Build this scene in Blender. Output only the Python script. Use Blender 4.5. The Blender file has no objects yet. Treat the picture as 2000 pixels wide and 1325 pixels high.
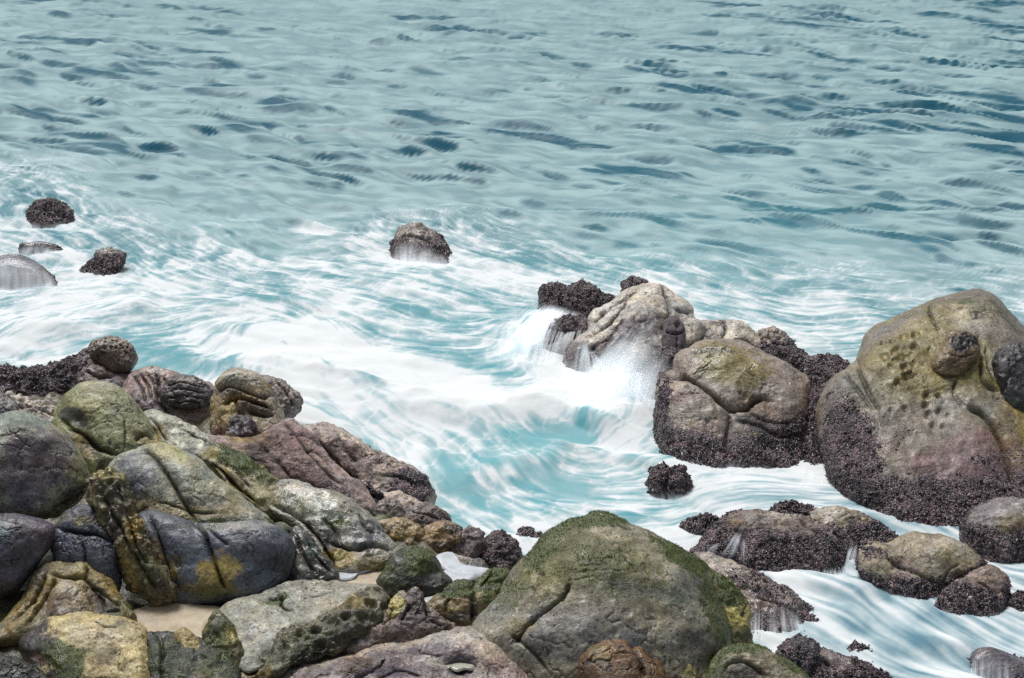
import bpy, math, time
import numpy as np
from mathutils import Vector

# ------------------------------------------------------------------ camera, sky, sun, exposure
F_PX = 3078.0                      # focal length in photo pixels (2000 wide)
PITCH = math.radians(20.0)
CAM_H = 8.0
sc = bpy.context.scene
C = sc.collection
cd = bpy.data.cameras.new("camera")
cd.sensor_width = 36.0
cd.lens = 36.0 * F_PX / 2000.0
cd.clip_start = 0.1
cd.clip_end = 9000.0
cam = bpy.data.objects.new("camera", cd)
cam.location = (0, 0, CAM_H)
cam.rotation_euler = (math.pi / 2 - PITCH, 0, 0)
C.objects.link(cam)
sc.camera = cam

SUN_EL, SUN_AZ = math.radians(58), math.radians(-28)     # azimuth from +Y (out to sea), negative = west/left
world = bpy.data.worlds.new("World")
sc.world = world
world.use_nodes = True
nt = world.node_tree
nt.nodes.clear()
sky = nt.nodes.new("ShaderNodeTexSky")
sky.sky_type = 'NISHITA'
sky.sun_disc = False
sky.sun_elevation = SUN_EL
sky.sun_rotation = SUN_AZ
sky.air_density = 1.6
sky.dust_density = 2.0
sky.ozone_density = 1.0
hsv = nt.nodes.new("ShaderNodeHueSaturation")
hsv.inputs['Saturation'].default_value = 0.42            # overcast: the blue is mostly gone
bg = nt.nodes.new("ShaderNodeBackground")
bg.inputs['Strength'].default_value = 0.060
wo = nt.nodes.new("ShaderNodeOutputWorld")
nt.links.new(sky.outputs['Color'], hsv.inputs['Color'])
nt.links.new(hsv.outputs['Color'], bg.inputs['Color'])
nt.links.new(bg.outputs['Background'], wo.inputs['Surface'])

sd = bpy.data.lights.new("sun", 'SUN')
sd.energy = 2.4
sd.angle = math.radians(22)
sd.color = (1.0, 0.99, 0.97)
so = bpy.data.objects.new("sun", sd)
sdir = Vector((math.sin(SUN_AZ) * math.cos(SUN_EL), math.cos(SUN_AZ) * math.cos(SUN_EL), math.sin(SUN_EL)))
so.rotation_euler = sdir.to_track_quat('Z', 'Y').to_euler()
so.location = (0, 0, 40)
C.objects.link(so)

sc.view_settings.view_transform = 'Standard'
sc.view_settings.look = 'None'
sc.view_settings.exposure = 0.24
sc.view_settings.gamma = 1.0
sc.cycles.use_denoising = False
sc.cycles.max_bounces = 6
sc.cycles.diffuse_bounces = 4
sc.cycles.glossy_bounces = 3
sc.cycles.transmission_bounces = 2
sc.cycles.transparent_max_bounces = 48
sc.cycles.caustics_reflective = False
sc.cycles.caustics_refractive = False

# ------------------------------------------------------------------ small maths
rng = np.random.default_rng(7)
SP, CP = math.sin(PITCH), math.cos(PITCH)

def ray(px, py):
    """direction of a photo pixel, scaled so that one unit is one metre of depth"""
    xc = (np.asarray(px, float) - 1000.0) / F_PX
    yc = (662.5 - np.asarray(py, float)) / F_PX
    return np.stack([xc, CP + yc * SP, -SP + yc * CP], -1)

def project(P):
    x, y, z = P[..., 0], P[..., 1], P[..., 2] - CAM_H
    d = y * CP - z * SP
    d = np.where(d < 0.1, 0.1, d)
    yc = (y * SP + z * CP) / d
    return 1000 + F_PX * x / d, 662.5 - F_PX * yc, d

def ground(px, py, z=0.0):
    r = ray(px, py)
    s = (z - CAM_H) / r[..., 2]
    return r * s[..., None] + np.array([0, 0, CAM_H])

def depth_at(py, z=0.0):
    return (z - CAM_H) / float(ray(1000, py)[2])

def upright(px, py, row):
    """point seen at (px, py) standing over the ground that is seen at row"""
    g = ground(px, row)
    r = ray(px, py)
    s = g[..., 1] / r[..., 1]
    return r * s[..., None] + np.array([0, 0, CAM_H])

def sstep(a, b, x):
    t = np.clip((x - a) / (b - a), 0, 1)
    return t * t * (3 - 2 * t)

def lin(c, gain=1.0):
    c = np.asarray(c, float) / 255.0
    return np.where(c <= 0.04045, c / 12.92, ((c + 0.055) / 1.055) ** 2.4) * gain

_perm = rng.permutation(256)
_perm = np.concatenate([_perm, _perm, _perm])
_grad = rng.normal(size=(256, 3))
_grad /= np.linalg.norm(_grad, axis=1)[:, None]

def pnoise(P):
    i = np.floor(P).astype(np.int64)
    f = P - i
    i &= 255
    u = f * f * f * (f * (f * 6 - 15) + 10)
    out = 0
    for dx in (0, 1):
        wx = u[:, 0] if dx else 1 - u[:, 0]
        a = _perm[i[:, 0] + dx]
        for dy in (0, 1):
            wy = u[:, 1] if dy else 1 - u[:, 1]
            b = _perm[a + i[:, 1] + dy]
            for dz in (0, 1):
                wz = u[:, 2] if dz else 1 - u[:, 2]
                g = _grad[_perm[b + i[:, 2] + dz]]
                dd = g[:, 0] * (f[:, 0] - dx) + g[:, 1] * (f[:, 1] - dy) + g[:, 2] * (f[:, 2] - dz)
                out = out + wx * wy * wz * dd
    return out * 1.6

def fbm(P, oct=4, gain=0.5, lac=2.03):
    s, a = 0, 1.0
    Q = P.copy()
    for k in range(oct):
        s = s + a * pnoise(Q)
        Q = Q * lac + 17.3
        a *= gain
    return s

def worley(P, second=False):
    """distance to the nearest jittered cell point, or the gap to the second nearest"""
    i = np.floor(P).astype(np.int64)
    f = P - i
    best = np.full(len(P), 9.0); best2 = best.copy()
    for dx in (-1, 0, 1):
        for dy in (-1, 0, 1):
            for dz in (-1, 0, 1):
                h = _perm[_perm[_perm[(i[:, 0] + dx) & 255] + ((i[:, 1] + dy) & 255)] + ((i[:, 2] + dz) & 255)]
                o = _grad[h] * 0.42 + 0.5
                d = (o[:, 0] + dx - f[:, 0]) ** 2 + (o[:, 1] + dy - f[:, 1]) ** 2 + (o[:, 2] + dz - f[:, 2]) ** 2
                best2 = np.minimum(best2, np.maximum(best, d))
                best = np.minimum(best, d)
    return np.sqrt(best2) - np.sqrt(best) if second else np.sqrt(best)

# ------------------------------------------------------------------ mesh helpers
def mesh_from(name, V, F, mat, smooth=True):
    """V (n,3); F (m,3) or (m,4) int"""
    me = bpy.data.meshes.new(name)
    n, k = F.shape
    me.vertices.add(len(V))
    me.vertices.foreach_set("co", np.ascontiguousarray(V, np.float32).ravel())
    me.loops.add(n * k)
    me.loops.foreach_set("vertex_index", np.ascontiguousarray(F, np.int32).ravel())
    me.polygons.add(n)
    me.polygons.foreach_set("loop_start", np.arange(0, n * k, k, dtype=np.int32))
    me.polygons.foreach_set("loop_total", np.full(n, k, np.int32))
    me.update(calc_edges=True)
    if smooth:
        me.polygons.foreach_set("use_smooth", np.ones(n, bool))
    if mat is not None:
        me.materials.append(mat)
    return me

def attr(me, name, vals):
    vals = np.asarray(vals, np.float32)
    if vals.ndim == 1:
        me.attributes.new(name, 'FLOAT', 'POINT').data.foreach_set("value", np.ascontiguousarray(vals))
    else:
        v4 = np.ones((len(vals), 4), np.float32)
        v4[:, :3] = vals
        me.attributes.new(name, 'FLOAT_COLOR', 'POINT').data.foreach_set("color", v4.ravel())

def put(name, me, loc=(0, 0, 0), parent=None, label=None, cat=None, group=None, kind=None):
    o = bpy.data.objects.new(name, me)
    C.objects.link(o)
    o.location = loc
    if parent is not None:
        o.parent = parent
        o.location = Vector(loc) - parent.location
    if label: o["label"] = label
    if cat and parent is None: o["category"] = cat
    if group and parent is None: o["group"] = group
    if kind: o["kind"] = kind
    return o

_ico = {}
def icosphere(n):
    if n in _ico: return _ico[n]
    if n == 0:
        t = (1 + 5 ** .5) / 2
        V = np.array([[-1, t, 0], [1, t, 0], [-1, -t, 0], [1, -t, 0], [0, -1, t], [0, 1, t], [0, -1, -t], [0, 1, -t],
                      [t, 0, -1], [t, 0, 1], [-t, 0, -1], [-t, 0, 1]])
        V /= np.linalg.norm(V, axis=1)[:, None]
        F = np.array([[0, 11, 5], [0, 5, 1], [0, 1, 7], [0, 7, 10], [0, 10, 11], [1, 5, 9], [5, 11, 4], [11, 10, 2],
                      [10, 7, 6], [7, 1, 8], [3, 9, 4], [3, 4, 2], [3, 2, 6], [3, 6, 8], [3, 8, 9], [4, 9, 5],
                      [2, 4, 11], [6, 2, 10], [8, 6, 7], [9, 8, 1]])
    else:
        V0, F0 = icosphere(n - 1)
        E = np.sort(np.concatenate([F0[:, [0, 1]], F0[:, [1, 2]], F0[:, [2, 0]]]), 1)
        key = E[:, 0] * len(V0) + E[:, 1]
        uq, inv = np.unique(key, return_inverse=True)
        a, b = uq // len(V0), uq % len(V0)
        M = V0[a] + V0[b]
        M /= np.linalg.norm(M, axis=1)[:, None]
        V = np.concatenate([V0, M])
        m = len(F0)
        ab, bc, ca = inv[:m] + len(V0), inv[m:2 * m] + len(V0), inv[2 * m:] + len(V0)
        F = np.concatenate([np.stack([F0[:, 0], ab, ca], 1), np.stack([F0[:, 1], bc, ab], 1),
                            np.stack([F0[:, 2], ca, bc], 1), np.stack([ab, bc, ca], 1)])
    _ico[n] = (V, F)
    return _ico[n]

def vnormals(P, F):
    a, b, c = P[F[:, 0]], P[F[:, 1]], P[F[:, 2]]
    n = np.cross(b - a, c - a)
    out = np.zeros_like(P)
    for k in range(3):
        for j in range(3):
            out[:, j] += np.bincount(F[:, k], weights=n[:, j], minlength=len(P))
    return out / np.maximum(np.linalg.norm(out, axis=1), 1e-12)[:, None]

def catmull(pts, closed=True, n=8):
    p = np.asarray(pts, float)
    if closed:
        q = np.concatenate([p[-1:], p, p[:2]])
    else:
        q = np.concatenate([2 * p[:1] - p[1:2], p, 2 * p[-1:] - p[-2:-1]])
    out = []
    for i in range(1, len(q) - 2):
        for t in np.arange(n) / n:
            out.append(0.5 * (2 * q[i] + (q[i + 1] - q[i - 1]) * t + (2 * q[i - 1] - 5 * q[i] + 4 * q[i + 1] - q[i + 2]) * t * t
                              + (3 * q[i] - q[i - 1] - 3 * q[i + 1] + q[i + 2]) * t ** 3))
    if not closed: out.append(q[-2])
    return np.array(out)

def polydist(X, Y, line):
    """distance to a polyline and the fraction along it"""
    best = np.full(len(X), 1e9); frac = np.zeros(len(X))
    L = len(line) - 1
    for k in range(L):
        ax, ay = line[k]; bx, by = line[k + 1]
        dx, dy = bx - ax, by - ay
        l2 = dx * dx + dy * dy + 1e-9
        t = np.clip(((X - ax) * dx + (Y - ay) * dy) / l2, 0, 1)
        d = np.hypot(X - ax - t * dx, Y - ay - t * dy)
        m = d < best
        best = np.where(m, d, best); frac = np.where(m, (k + t) / L, frac)
    return best, frac
# ------------------------------------------------------------------ materials
def new_mat(name):
    m = bpy.data.materials.new(name)
    m.use_nodes = True
    m.node_tree.nodes.clear()
    return m, m.node_tree

class N:
    """tiny node helper"""
    def __init__(s, nt): s.nt = nt
    def n(s, kind, **kw):
        x = s.nt.nodes.new("ShaderNode" + kind)
        for k, v in kw.items(): setattr(x, k, v)
        return x
    def l(s, a, b): s.nt.links.new(a, b)
    def val(s, sock, v):
        if hasattr(v, 'links') or isinstance(v, bpy.types.NodeSocket): s.l(v, sock)
        else: sock.default_value = v
    def math(s, op, a, b=0.0, clamp=False):
        x = s.n("Math", operation=op, use_clamp=clamp)
        s.val(x.inputs[0], a); s.val(x.inputs[1], b)
        return x.outputs[0]
    def mix(s, fac, a, b, blend='MIX'):
        x = s.n("MixRGB", blend_type=blend)
        s.val(x.inputs[0], fac); s.val(x.inputs[1], a); s.val(x.inputs[2], b)
        return x.outputs[0]
    def ss(s, x, a, b):
        m = s.n("MapRange", interpolation_type='SMOOTHSTEP')
        s.val(m.inputs[0], x); m.inputs[1].default_value = a; m.inputs[2].default_value = b
        return m.outputs[0]
    def noise(s, vec, scale, detail=4, rough=0.55):
        x = s.n("TexNoise")
        s.l(vec, x.inputs['Vector'])
        x.inputs['Scale'].default_value = scale; x.inputs['Detail'].default_value = detail
        x.inputs['Roughness'].default_value = rough
        return x.outputs['Fac']
    def at(s, name):
        return s.n("Attribute", attribute_name=name)

def rock_material():
    m, t = new_mat("rock"); g = N(t)
    co = g.n("TexCoord").outputs['Object']
    tint = g.at("tint").outputs['Color']
    moss = g.at("moss").outputs['Fac']
    crust = g.at("crust").outputs['Fac']
    wet = g.at("wet").outputs['Fac']
    n1 = g.noise(co, 7, 6, .62)
    n2 = g.noise(co, 38, 5, .65)
    n3 = g.noise(co, 120, 2, .6)
    n4 = g.noise(co, 2.2, 4, .6)
    k1 = g.ss(n1, .30, .70); k2 = g.ss(n2, .35, .65); k3 = g.ss(n3, .32, .68)
    k = g.math('ADD', g.math('MULTIPLY', k1, .42), g.math('ADD', g.math('MULTIPLY', k2, .66), g.math('MULTIPLY', k3, .42)))
    mul = g.math('ADD', k, .30)                              # about .36 .. 1.7
    comb = g.n("CombineXYZ")
    for i in range(3): g.l(mul, comb.inputs[i])
    base = g.mix(1.0, tint, comb.outputs[0], 'MULTIPLY')
    # dark lichen / damp stains with their own shape
    st = g.math('MULTIPLY', g.ss(n4, .56, .72), .45)
    base = g.mix(st, base, g.mix(1.0, base, (.42, .42, .50, 1), 'MULTIPLY'))
    # pin holes and single dark shells
    v3 = g.n("TexVoronoi"); g.l(co, v3.inputs['Vector']); v3.inputs['Scale'].default_value = 24
    s3 = g.n("SeparateColor"); g.l(v3.outputs['Color'], s3.inputs[0])
    pin = g.math('MULTIPLY', g.ss(g.math('ADD', s3.outputs[2], g.math('MULTIPLY', n4, .6)), 1.02, 1.12), g.ss(g.math('SUBTRACT', .36, v3.outputs['Distance']), .0, .14))
    base = g.mix(g.math('MULTIPLY', pin, .85), base, (.022, .019, .022, 1))
    # moss film
    mm = g.ss(g.math('ADD', moss, g.math('ADD', g.math('MULTIPLY', g.math('SUBTRACT', n2, .5), 1.2), g.math('MULTIPLY', g.math('SUBTRACT', n1, .5), .9))), .25, .95)
    mc = g.mix(g.ss(n3, .3, .7), (.018, .030, .008, 1), (.105, .150, .030, 1))
    mc = g.mix(g.ss(n1, .35, .7), mc, g.mix(1.0, mc, (1.35, 1.1, .7, 1), 'MULTIPLY'))
    base = g.mix(mm, base, mc)
    # mussel and barnacle crust
    vo = g.n("TexVoronoi"); g.l(co, vo.inputs['Vector']); vo.inputs['Scale'].default_value = 52
    vo2 = g.n("TexVoronoi"); g.l(co, vo2.inputs['Vector']); vo2.inputs['Scale'].default_value = 74
    nc = g.noise(co, 9, 3, .6)
    nf = g.noise(co, 46, 3, .7)
    cn = g.math('ADD', g.math('MULTIPLY', g.math('SUBTRACT', nc, .5), .9), g.math('MULTIPLY', g.math('SUBTRACT', nf, .5), 1.7))
    cm = g.ss(g.math('ADD', crust, cn), .42, .68)
    sep = g.n("SeparateColor"); g.l(vo.outputs['Color'], sep.inputs[0])
    np_ = g.noise(co, 4.5, 4, .6)
    light = g.ss(g.math('ADD', g.math('MULTIPLY', sep.outputs[0], .75), g.math('MULTIPLY', np_, 1.7)), 1.14, 1.58)
    cc = g.mix(light, (.034, .028, .036, 1), (.30, .205, .215, 1))
    sep2 = g.n("SeparateColor"); g.l(vo2.outputs['Color'], sep2.inputs[0])
    dots = g.math('MULTIPLY', g.ss(sep2.outputs[1], .80, .90), g.ss(g.math('SUBTRACT', .5, vo2.outputs['Distance']), .05, .3))
    dots = g.math('MULTIPLY', dots, g.ss(np_, .36, .52))
    cc = g.mix(dots, cc, (.58, .52, .52, 1))
    base = g.mix(cm, base, cc)
    b = g.n("BsdfPrincipled")
    g.l(base, b.inputs['Base Color'])
    wn = g.ss(g.math('ADD', wet, g.math('MULTIPLY', g.math('SUBTRACT', n1, .5), .8)), .25, .75)
    ro = g.math('SUBTRACT', .74, g.math('MULTIPLY', wn, .50))
    g.l(ro, b.inputs['Roughness'])
    b.inputs['Specular IOR Level'].default_value = .60
    # relief
    h = g.math('ADD', g.math('MULTIPLY', n1, .9), g.math('ADD', g.math('MULTIPLY', n2, .50), g.math('MULTIPLY', n3, .22)))
    h = g.math('ADD', h, g.math('MULTIPLY', cm, g.math('MULTIPLY', g.math('SUBTRACT', .6, vo.outputs['Distance']), .9)))
    h = g.math('ADD', h, g.math('MULTIPLY', mm, g.math('MULTIPLY', n3, .3)))
    bp = g.n("Bump"); bp.inputs['Distance'].default_value = .034; bp.inputs['Strength'].default_value = 1.0
    g.l(g.math('SUBTRACT', 1.0, g.math('MULTIPLY', wn, g.math('SUBTRACT', .70, g.math('MULTIPLY', cm, .5)))), bp.inputs['Strength'])
    g.l(h, bp.inputs['Height']); g.l(bp.outputs[0], b.inputs['Normal'])
    o = g.n("OutputMaterial"); g.l(b.outputs[0], o.inputs['Surface'])
    return m

def sea_material():
    m, t = new_mat("sea_water"); g = N(t)
    co = g.n("NewGeometry").outputs['Position']
    body = g.at("body").outputs['Color']
    foam = g.at("foam").outputs['Fac']
    n2 = g.noise(co, 9, 4, .6)
    f = g.math('ADD', foam, g.math('MULTIPLY', g.math('SUBTRACT', n2, .5), .10), True)
    colr = g.mix(g.ss(f, .0, .60), body, g.mix(.72, body, (.53, .65, .67, 1)))
    colr = g.mix(g.ss(f, .40, 1.0), colr, (.83, .855, .86, 1))
    b = g.n("BsdfPrincipled")
    g.l(colr, b.inputs['Base Color'])
    g.l(g.math('ADD', .42, g.math('MULTIPLY', f, .5)), b.inputs['Roughness'])
    b.inputs['IOR'].default_value = 1.33
    g.l(g.math('SUBTRACT', .22, g.math('MULTIPLY', f, .16)), b.inputs['Specular IOR Level'])
    mp = g.n("Mapping"); g.l(co, mp.inputs[0]); mp.inputs['Rotation'].default_value = (0, 0, math.radians(35)); mp.inputs['Scale'].default_value = (1, 2.6, 1)
    w1 = g.noise(mp.outputs[0], 3.2, 5, .6)
    bp = g.n("Bump"); bp.inputs['Distance'].default_value = .05; bp.inputs['Strength'].default_value = .15
    g.l(w1, bp.inputs['Height']); g.l(bp.outputs[0], b.inputs['Normal'])
    o = g.n("OutputMaterial"); g.l(b.outputs[0], o.inputs['Surface'])
    return m

def spray_material():
    m, t = new_mat("white_water"); g = N(t)
    a = g.at("alpha").outputs['Fac']
    d = g.n("BsdfDiffuse"); d.inputs['Color'].default_value = (.70, .72, .735, 1)
    tl = g.n("BsdfTranslucent"); tl.inputs['Color'].default_value = (.70, .72, .735, 1)
    ad = g.n("AddShader"); g.l(d.outputs[0], ad.inputs[0]); g.l(tl.outputs[0], ad.inputs[1])
    ms = ad
    tr = g.n("BsdfTransparent")
    mx = g.n("MixShader"); g.l(a, mx.inputs[0]); g.l(tr.outputs[0], mx.inputs[1]); g.l(ms.outputs[0], mx.inputs[2])
    o = g.n("OutputMaterial"); g.l(mx.outputs[0], o.inputs['Surface'])
    return m

def sand_material():
    m, t = new_mat("sand"); g = N(t)
    co = g.n("TexCoord").outputs['Object']
    n1 = g.noise(co, 6, 4, .6); n2 = g.noise(co, 90, 3, .6)
    c = g.mix(g.ss(n1, .3, .7), (.42, .33, .22, 1), (.58, .48, .34, 1))
    c = g.mix(g.math('MULTIPLY', g.ss(n2, .55, .75), .3), c, (.25, .19, .13, 1))
    b = g.n("BsdfPrincipled"); g.l(c, b.inputs['Base Color']); b.inputs['Roughness'].default_value = .45
    bp = g.n("Bump"); bp.inputs['Distance'].default_value = .006; bp.inputs['Strength'].default_value = .5
    g.l(n2, bp.inputs['Height']); g.l(bp.outputs[0], b.inputs['Normal'])
    o = g.n("OutputMaterial"); g.l(b.outputs[0], o.inputs['Surface'])
    return m

def puddle_material(name, colr, rough):
    m, t = new_mat(name); g = N(t)
    co = g.n("TexCoord").outputs['Object']
    n1 = g.noise(co, 7, 4, .6)
    c = g.mix(g.ss(n1, .35, .65), tuple(x * .78 for x in colr[:3]) + (1,), colr)
    b = g.n("BsdfPrincipled"); g.l(c, b.inputs['Base Color']); b.inputs['Roughness'].default_value = rough
    bp = g.n("Bump"); bp.inputs['Distance'].default_value = .02; bp.inputs['Strength'].default_value = .2
    g.l(n1, bp.inputs['Height']); g.l(bp.outputs[0], b.inputs['Normal'])
    o = g.n("OutputMaterial"); g.l(b.outputs[0], o.inputs['Surface'])
    return m

def growth_material(name, rough):
    m, t = new_mat(name); g = N(t)
    b = g.n("BsdfPrincipled"); g.l(g.at("tint").outputs['Color'], b.inputs['Base Color'])
    b.inputs['Roughness'].default_value = rough
    o = g.n("OutputMaterial"); g.l(b.outputs[0], o.inputs['Surface'])
    return m

M_SHELL, M_MOSS = growth_material("mussel_shell", .38), growth_material("moss_blade", .75)
M_ROCK, M_SEA, M_SPRAY, M_SAND = rock_material(), sea_material(), spray_material(), sand_material()
M_POOL = puddle_material("rain_pool_water", (.46, .44, .36, 1), .06)
M_FROTH = puddle_material("froth", (.62, .66, .70, 1), .4)
# ------------------------------------------------------------------ rocks
PAL = dict(och=(148, 126, 62), yel=(170, 160, 88), pur=(94, 82, 92), pale=(196, 190, 180), dark=(46, 43, 50), teal=(92, 112, 108),
           rust=(100, 74, 54), slate=(84, 88, 102), olive=(126, 116, 62), grey=(140, 134, 126), pink=(132, 103, 106), white=(225, 228, 228))
GAIN = 1.12
WATERLINE = []                      # world points where rocks meet the sea
REC = {}

def spots(X, Y, wob, size, specs):
    """soft-edged blotch: (x, y, rx, ry[, strength[, angle]])"""
    out = 0
    x, y, rx, ry = specs[:4]
    st = specs[4] if len(specs) > 4 else 1.0
    an = math.radians(specs[5]) if len(specs) > 5 else 0.0
    dx, dy = X - x, Y - y
    u = (dx * math.cos(an) + dy * math.sin(an)) / rx
    v = (-dx * math.sin(an) + dy * math.cos(an)) / ry
    d = np.hypot(u, v) + wob
    return st * (1 - sstep(.62, 1.12, d))

def rock(key, name, label, cat, pts, base, zg=0.0, t=.85, p=2.35, tilt=.45, col=(120, 118, 105), paint=(), cr=(), bump=(), pits=(),
         cz=None, lump=.035, mid=.012, honey=None, wet=0.56, crack=1.0, facet=6, parent=None, on=None, group=None, dist=None, jag=0.0, crust0=0.0, gain=GAIN, sink=0.0):
    cur = catmull(pts, True, 8)
    x, y = cur[:, 0], cur[:, 1]
    x2, y2 = np.roll(x, -1), np.roll(y, -1)
    cross = x * y2 - x2 * y
    A = cross.sum() / 2
    cx = ((x + x2) * cross).sum() / (6 * A); cy = ((y + y2) * cross).sum() / (6 * A)
    A = abs(A)
    per = np.hypot(x2 - x, y2 - y).sum()
    T = t * 2 * A / per
    th = np.arctan2(y - cy, x - cx); rr = np.hypot(x - cx, y - cy)
    dense_t, dense_r = [], []
    for k in range(len(x)):
        k2 = (k + 1) % len(x)
        for s in (0, .34, .67):
            xx = x[k] + (x[k2] - x[k]) * s - cx; yy = y[k] + (y[k2] - y[k]) * s - cy
            dense_t.append(math.atan2(yy, xx)); dense_r.append(math.hypot(xx, yy))
    nb = 360
    b = ((np.array(dense_t) + math.pi) / (2 * math.pi) * nb).astype(int) % nb
    R = np.zeros(nb); np.maximum.at(R, b, np.array(dense_r))
    ok = np.nonzero(R > 0)[0]
    R = np.interp(np.arange(nb), np.concatenate([ok - nb, ok, ok + nb]), np.concatenate([R[ok]] * 3))
    R = (np.roll(R, 1) + 2 * R + np.roll(R, -1)) / 4
    n = int(np.clip(math.ceil(math.log(max(A * .262 * 2.6, 40) / 10, 4)), 4, 7))
    S, Fc = icosphere(n)
    th = np.arctan2(S[:, 1], S[:, 0])
    rho = np.hypot(S[:, 0], S[:, 1])
    phi = np.arctan2(np.abs(S[:, 2]), rho)
    rad = np.cos(phi) ** (2 / p)
    hh = np.sin(phi) ** (2 / p) * np.sign(S[:, 2])
    if facet:                                   # flats worn across the rounded form
        fr_ = np.random.default_rng(int(cx * 7 + cy * 13))
        aa, bb = rad * np.cos(th), rad * np.sin(th)
        Hn = np.abs(hh)
        for _ in range(facet):
            r0, t0 = fr_.uniform(.15, .72), fr_.uniform(0, 2 * math.pi)
            a0, b0 = r0 * math.cos(t0), r0 * math.sin(t0)
            H0 = (1 - r0 ** p) ** (1 / p); gr = -(r0 ** (p - 1)) * (1 - r0 ** p) ** (1 / p - 1)
            pl = H0 - fr_.uniform(.05, .13) + gr * ((aa - a0) * math.cos(t0) + (bb - b0) * math.sin(t0))
            dlt = Hn - pl
            Hn = Hn - np.where(dlt > 0, dlt, 0) - .012 * np.exp(-(dlt / .05) ** 2)
        hh = np.where(hh > 0, np.maximum(Hn, 0), hh)
    tt = (th + math.pi) / (2 * math.pi) * nb - .5
    i0 = np.floor(tt).astype(int); fr = tt - i0
    Rt = R[i0 % nb] * (1 - fr) + R[(i0 + 1) % nb] * fr
    X = cx + Rt * rad * np.cos(th); Y = cy + Rt * rad * np.sin(th)
    h = hh * T / F_PX * np.where(hh < 0, .8, 1.0)
    # distance of the rock from the foot of its near side
    if on is not None:
        D = REC[on]['surf'](cx, cy) * (1 + sink)
    elif dist is not None:
        D = dist
    else:
        ib = np.argmin((X - cx) ** 2 + (Y - base) ** 2 + np.where(S[:, 2] > -1e-6, 0, 1e9))
        k = 1 + tilt * (cy - Y[ib]) / F_PX - h[ib]
        D = (zg - CAM_H) / (float(ray(X[ib], Y[ib])[2]) * k)
    dep = D * (1 + tilt * (cy - Y) / F_PX - h)
    P = ray(X, Y) * dep[:, None] + np.array([0, 0, CAM_H])
    if np.dot(np.cross(P[Fc[0, 1]] - P[Fc[0, 0]], P[Fc[0, 2]] - P[Fc[0, 0]]), P[Fc[0, 0]] - P.mean(0)) < 0:
        Fc = Fc[:, ::-1]
    mpp = D / F_PX
    front = sstep(-.25, .12, S[:, 2])
    off = np.array([0.0, cx * .013, cy * .017])
    Q = P + off
    rockr = math.sqrt(A / math.pi) * mpp
    # large bumps and holes given in photo pixels
    disp = np.zeros(len(P)); groove = np.zeros(len(P))
    wobn = fbm(Q * 2.6 / max(rockr, .25) * .5, 4) if True else 0
    fine = fbm(Q * 11.0, 3)
    grit = fbm(Q * 37.0, 2)
    for bx, by, brx, bry, bh, *an in bump:
        a = math.radians(an[0]) if an else 0
        dx, dy = X - bx, Y - by
        u = (dx * math.cos(a) + dy * math.sin(a)) / brx; v = (-dx * math.sin(a) + dy * math.cos(a)) / bry
        disp += bh * mpp * np.exp(-(u * u + v * v)) * front
    for bx, by, brad, bdep in pits:
        d = np.hypot(X - bx + fine * brad * .25, (Y - by) * 1.05) / brad
        disp -= bdep * mpp * np.exp(-d ** 4) * front
    for line, w, dpt in cr:
        d, f = polydist(X + fine * 2.2, Y + fine * 2.2, catmull(line, False, 5))
        taper = np.clip(np.minimum(f, 1 - f) * 7, .15, 1)
        g = np.exp(-np.abs(d / (w * .62)) ** 1.6) * taper * front
        sh = np.exp(-(d / (w * 2.6)) ** 2) * taper * front
        disp -= dpt * mpp * (1.25 * g + .28 * sh)
        groove = np.maximum(groove, g)
    low = fbm(Q * (1.5 / max(rockr, .2)), 3) * lump * (.5 + rockr)
    medium = fbm(Q * 5.5, 4) * mid
    # weathered facets and hairline fractures
    wv = np.stack([fbm(Q * 3.1 + 5, 3), fbm(Q * 3.1 + 25, 3), fbm(Q * 3.1 + 45, 3)], 1)
    fr = worley((Q * np.array([1.0, 1.0, 1.5]) + wv * .16) * (1.9 / max(rockr, .35) + .9), True)
    fmask = sstep(-.15, .35, fbm(Q * 1.9 + 70, 3)) * crack * front
    hair = np.exp(-(fr / .030) ** 1.3) * fmask
    disp -= hair * .017
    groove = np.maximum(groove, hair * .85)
    rid = 1 - np.abs(fbm(Q * (2.6 / max(rockr, .35) + 1.2) + 13, 4))
    disp += (rid - .75) * mid * 1.3 - np.abs(fine) * mid * .35
    crust = np.full(len(P), crust0, float)
    if cz is not None:
        crust = np.maximum(crust, 1 - sstep(cz * .35, cz, P[:, 2] + wobn * .16 * cz))
    moss = np.zeros(len(P)); wetv = np.full(len(P), wet, float)
    tint = np.tile(lin(col, gain * .92), (len(P), 1))
    varn = fbm(Q * (2.2 / max(rockr, .3)), 5)
    warm = fbm(Q * (3.0 / max(rockr, .3)) + 41, 4)
    for s in paint:
        kind = s[0]
        wob = wobn * .58 + fine * .30 + grit * .26
        m = np.clip(spots(X, Y, wob, rockr, s[1:]), 0, 1)
        if kind == 'moss': moss = np.maximum(moss, m)
        elif kind == 'crust': crust = np.maximum(crust, m)
        elif kind == 'nocrust': crust = crust * (1 - m)
        elif kind == 'wet': wetv = np.maximum(wetv, m)
        else:
            m = m * .95
            tint = tint * (1 - m[:, None]) + lin(PAL[kind], gain * .92) * m[:, None]
    tint = tint * (1 + .36 * varn + .14 * fine)[:, None] * (1 + np.outer(warm * .10, np.array([1, .25, -1.0])))
    tint = tint * (1 - .80 * groove)[:, None]                 # darker along the cracks
    tint = np.clip(tint * np.array([.97, .93, .86]), .006, .9)
    Nn = vnormals(P, Fc)
    disp += low * np.where(front > .5, 1, .6) + medium
    disp += np.clip(crust, 0, 1) * (fbm(Q * 21.0, 3) * .015)
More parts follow.
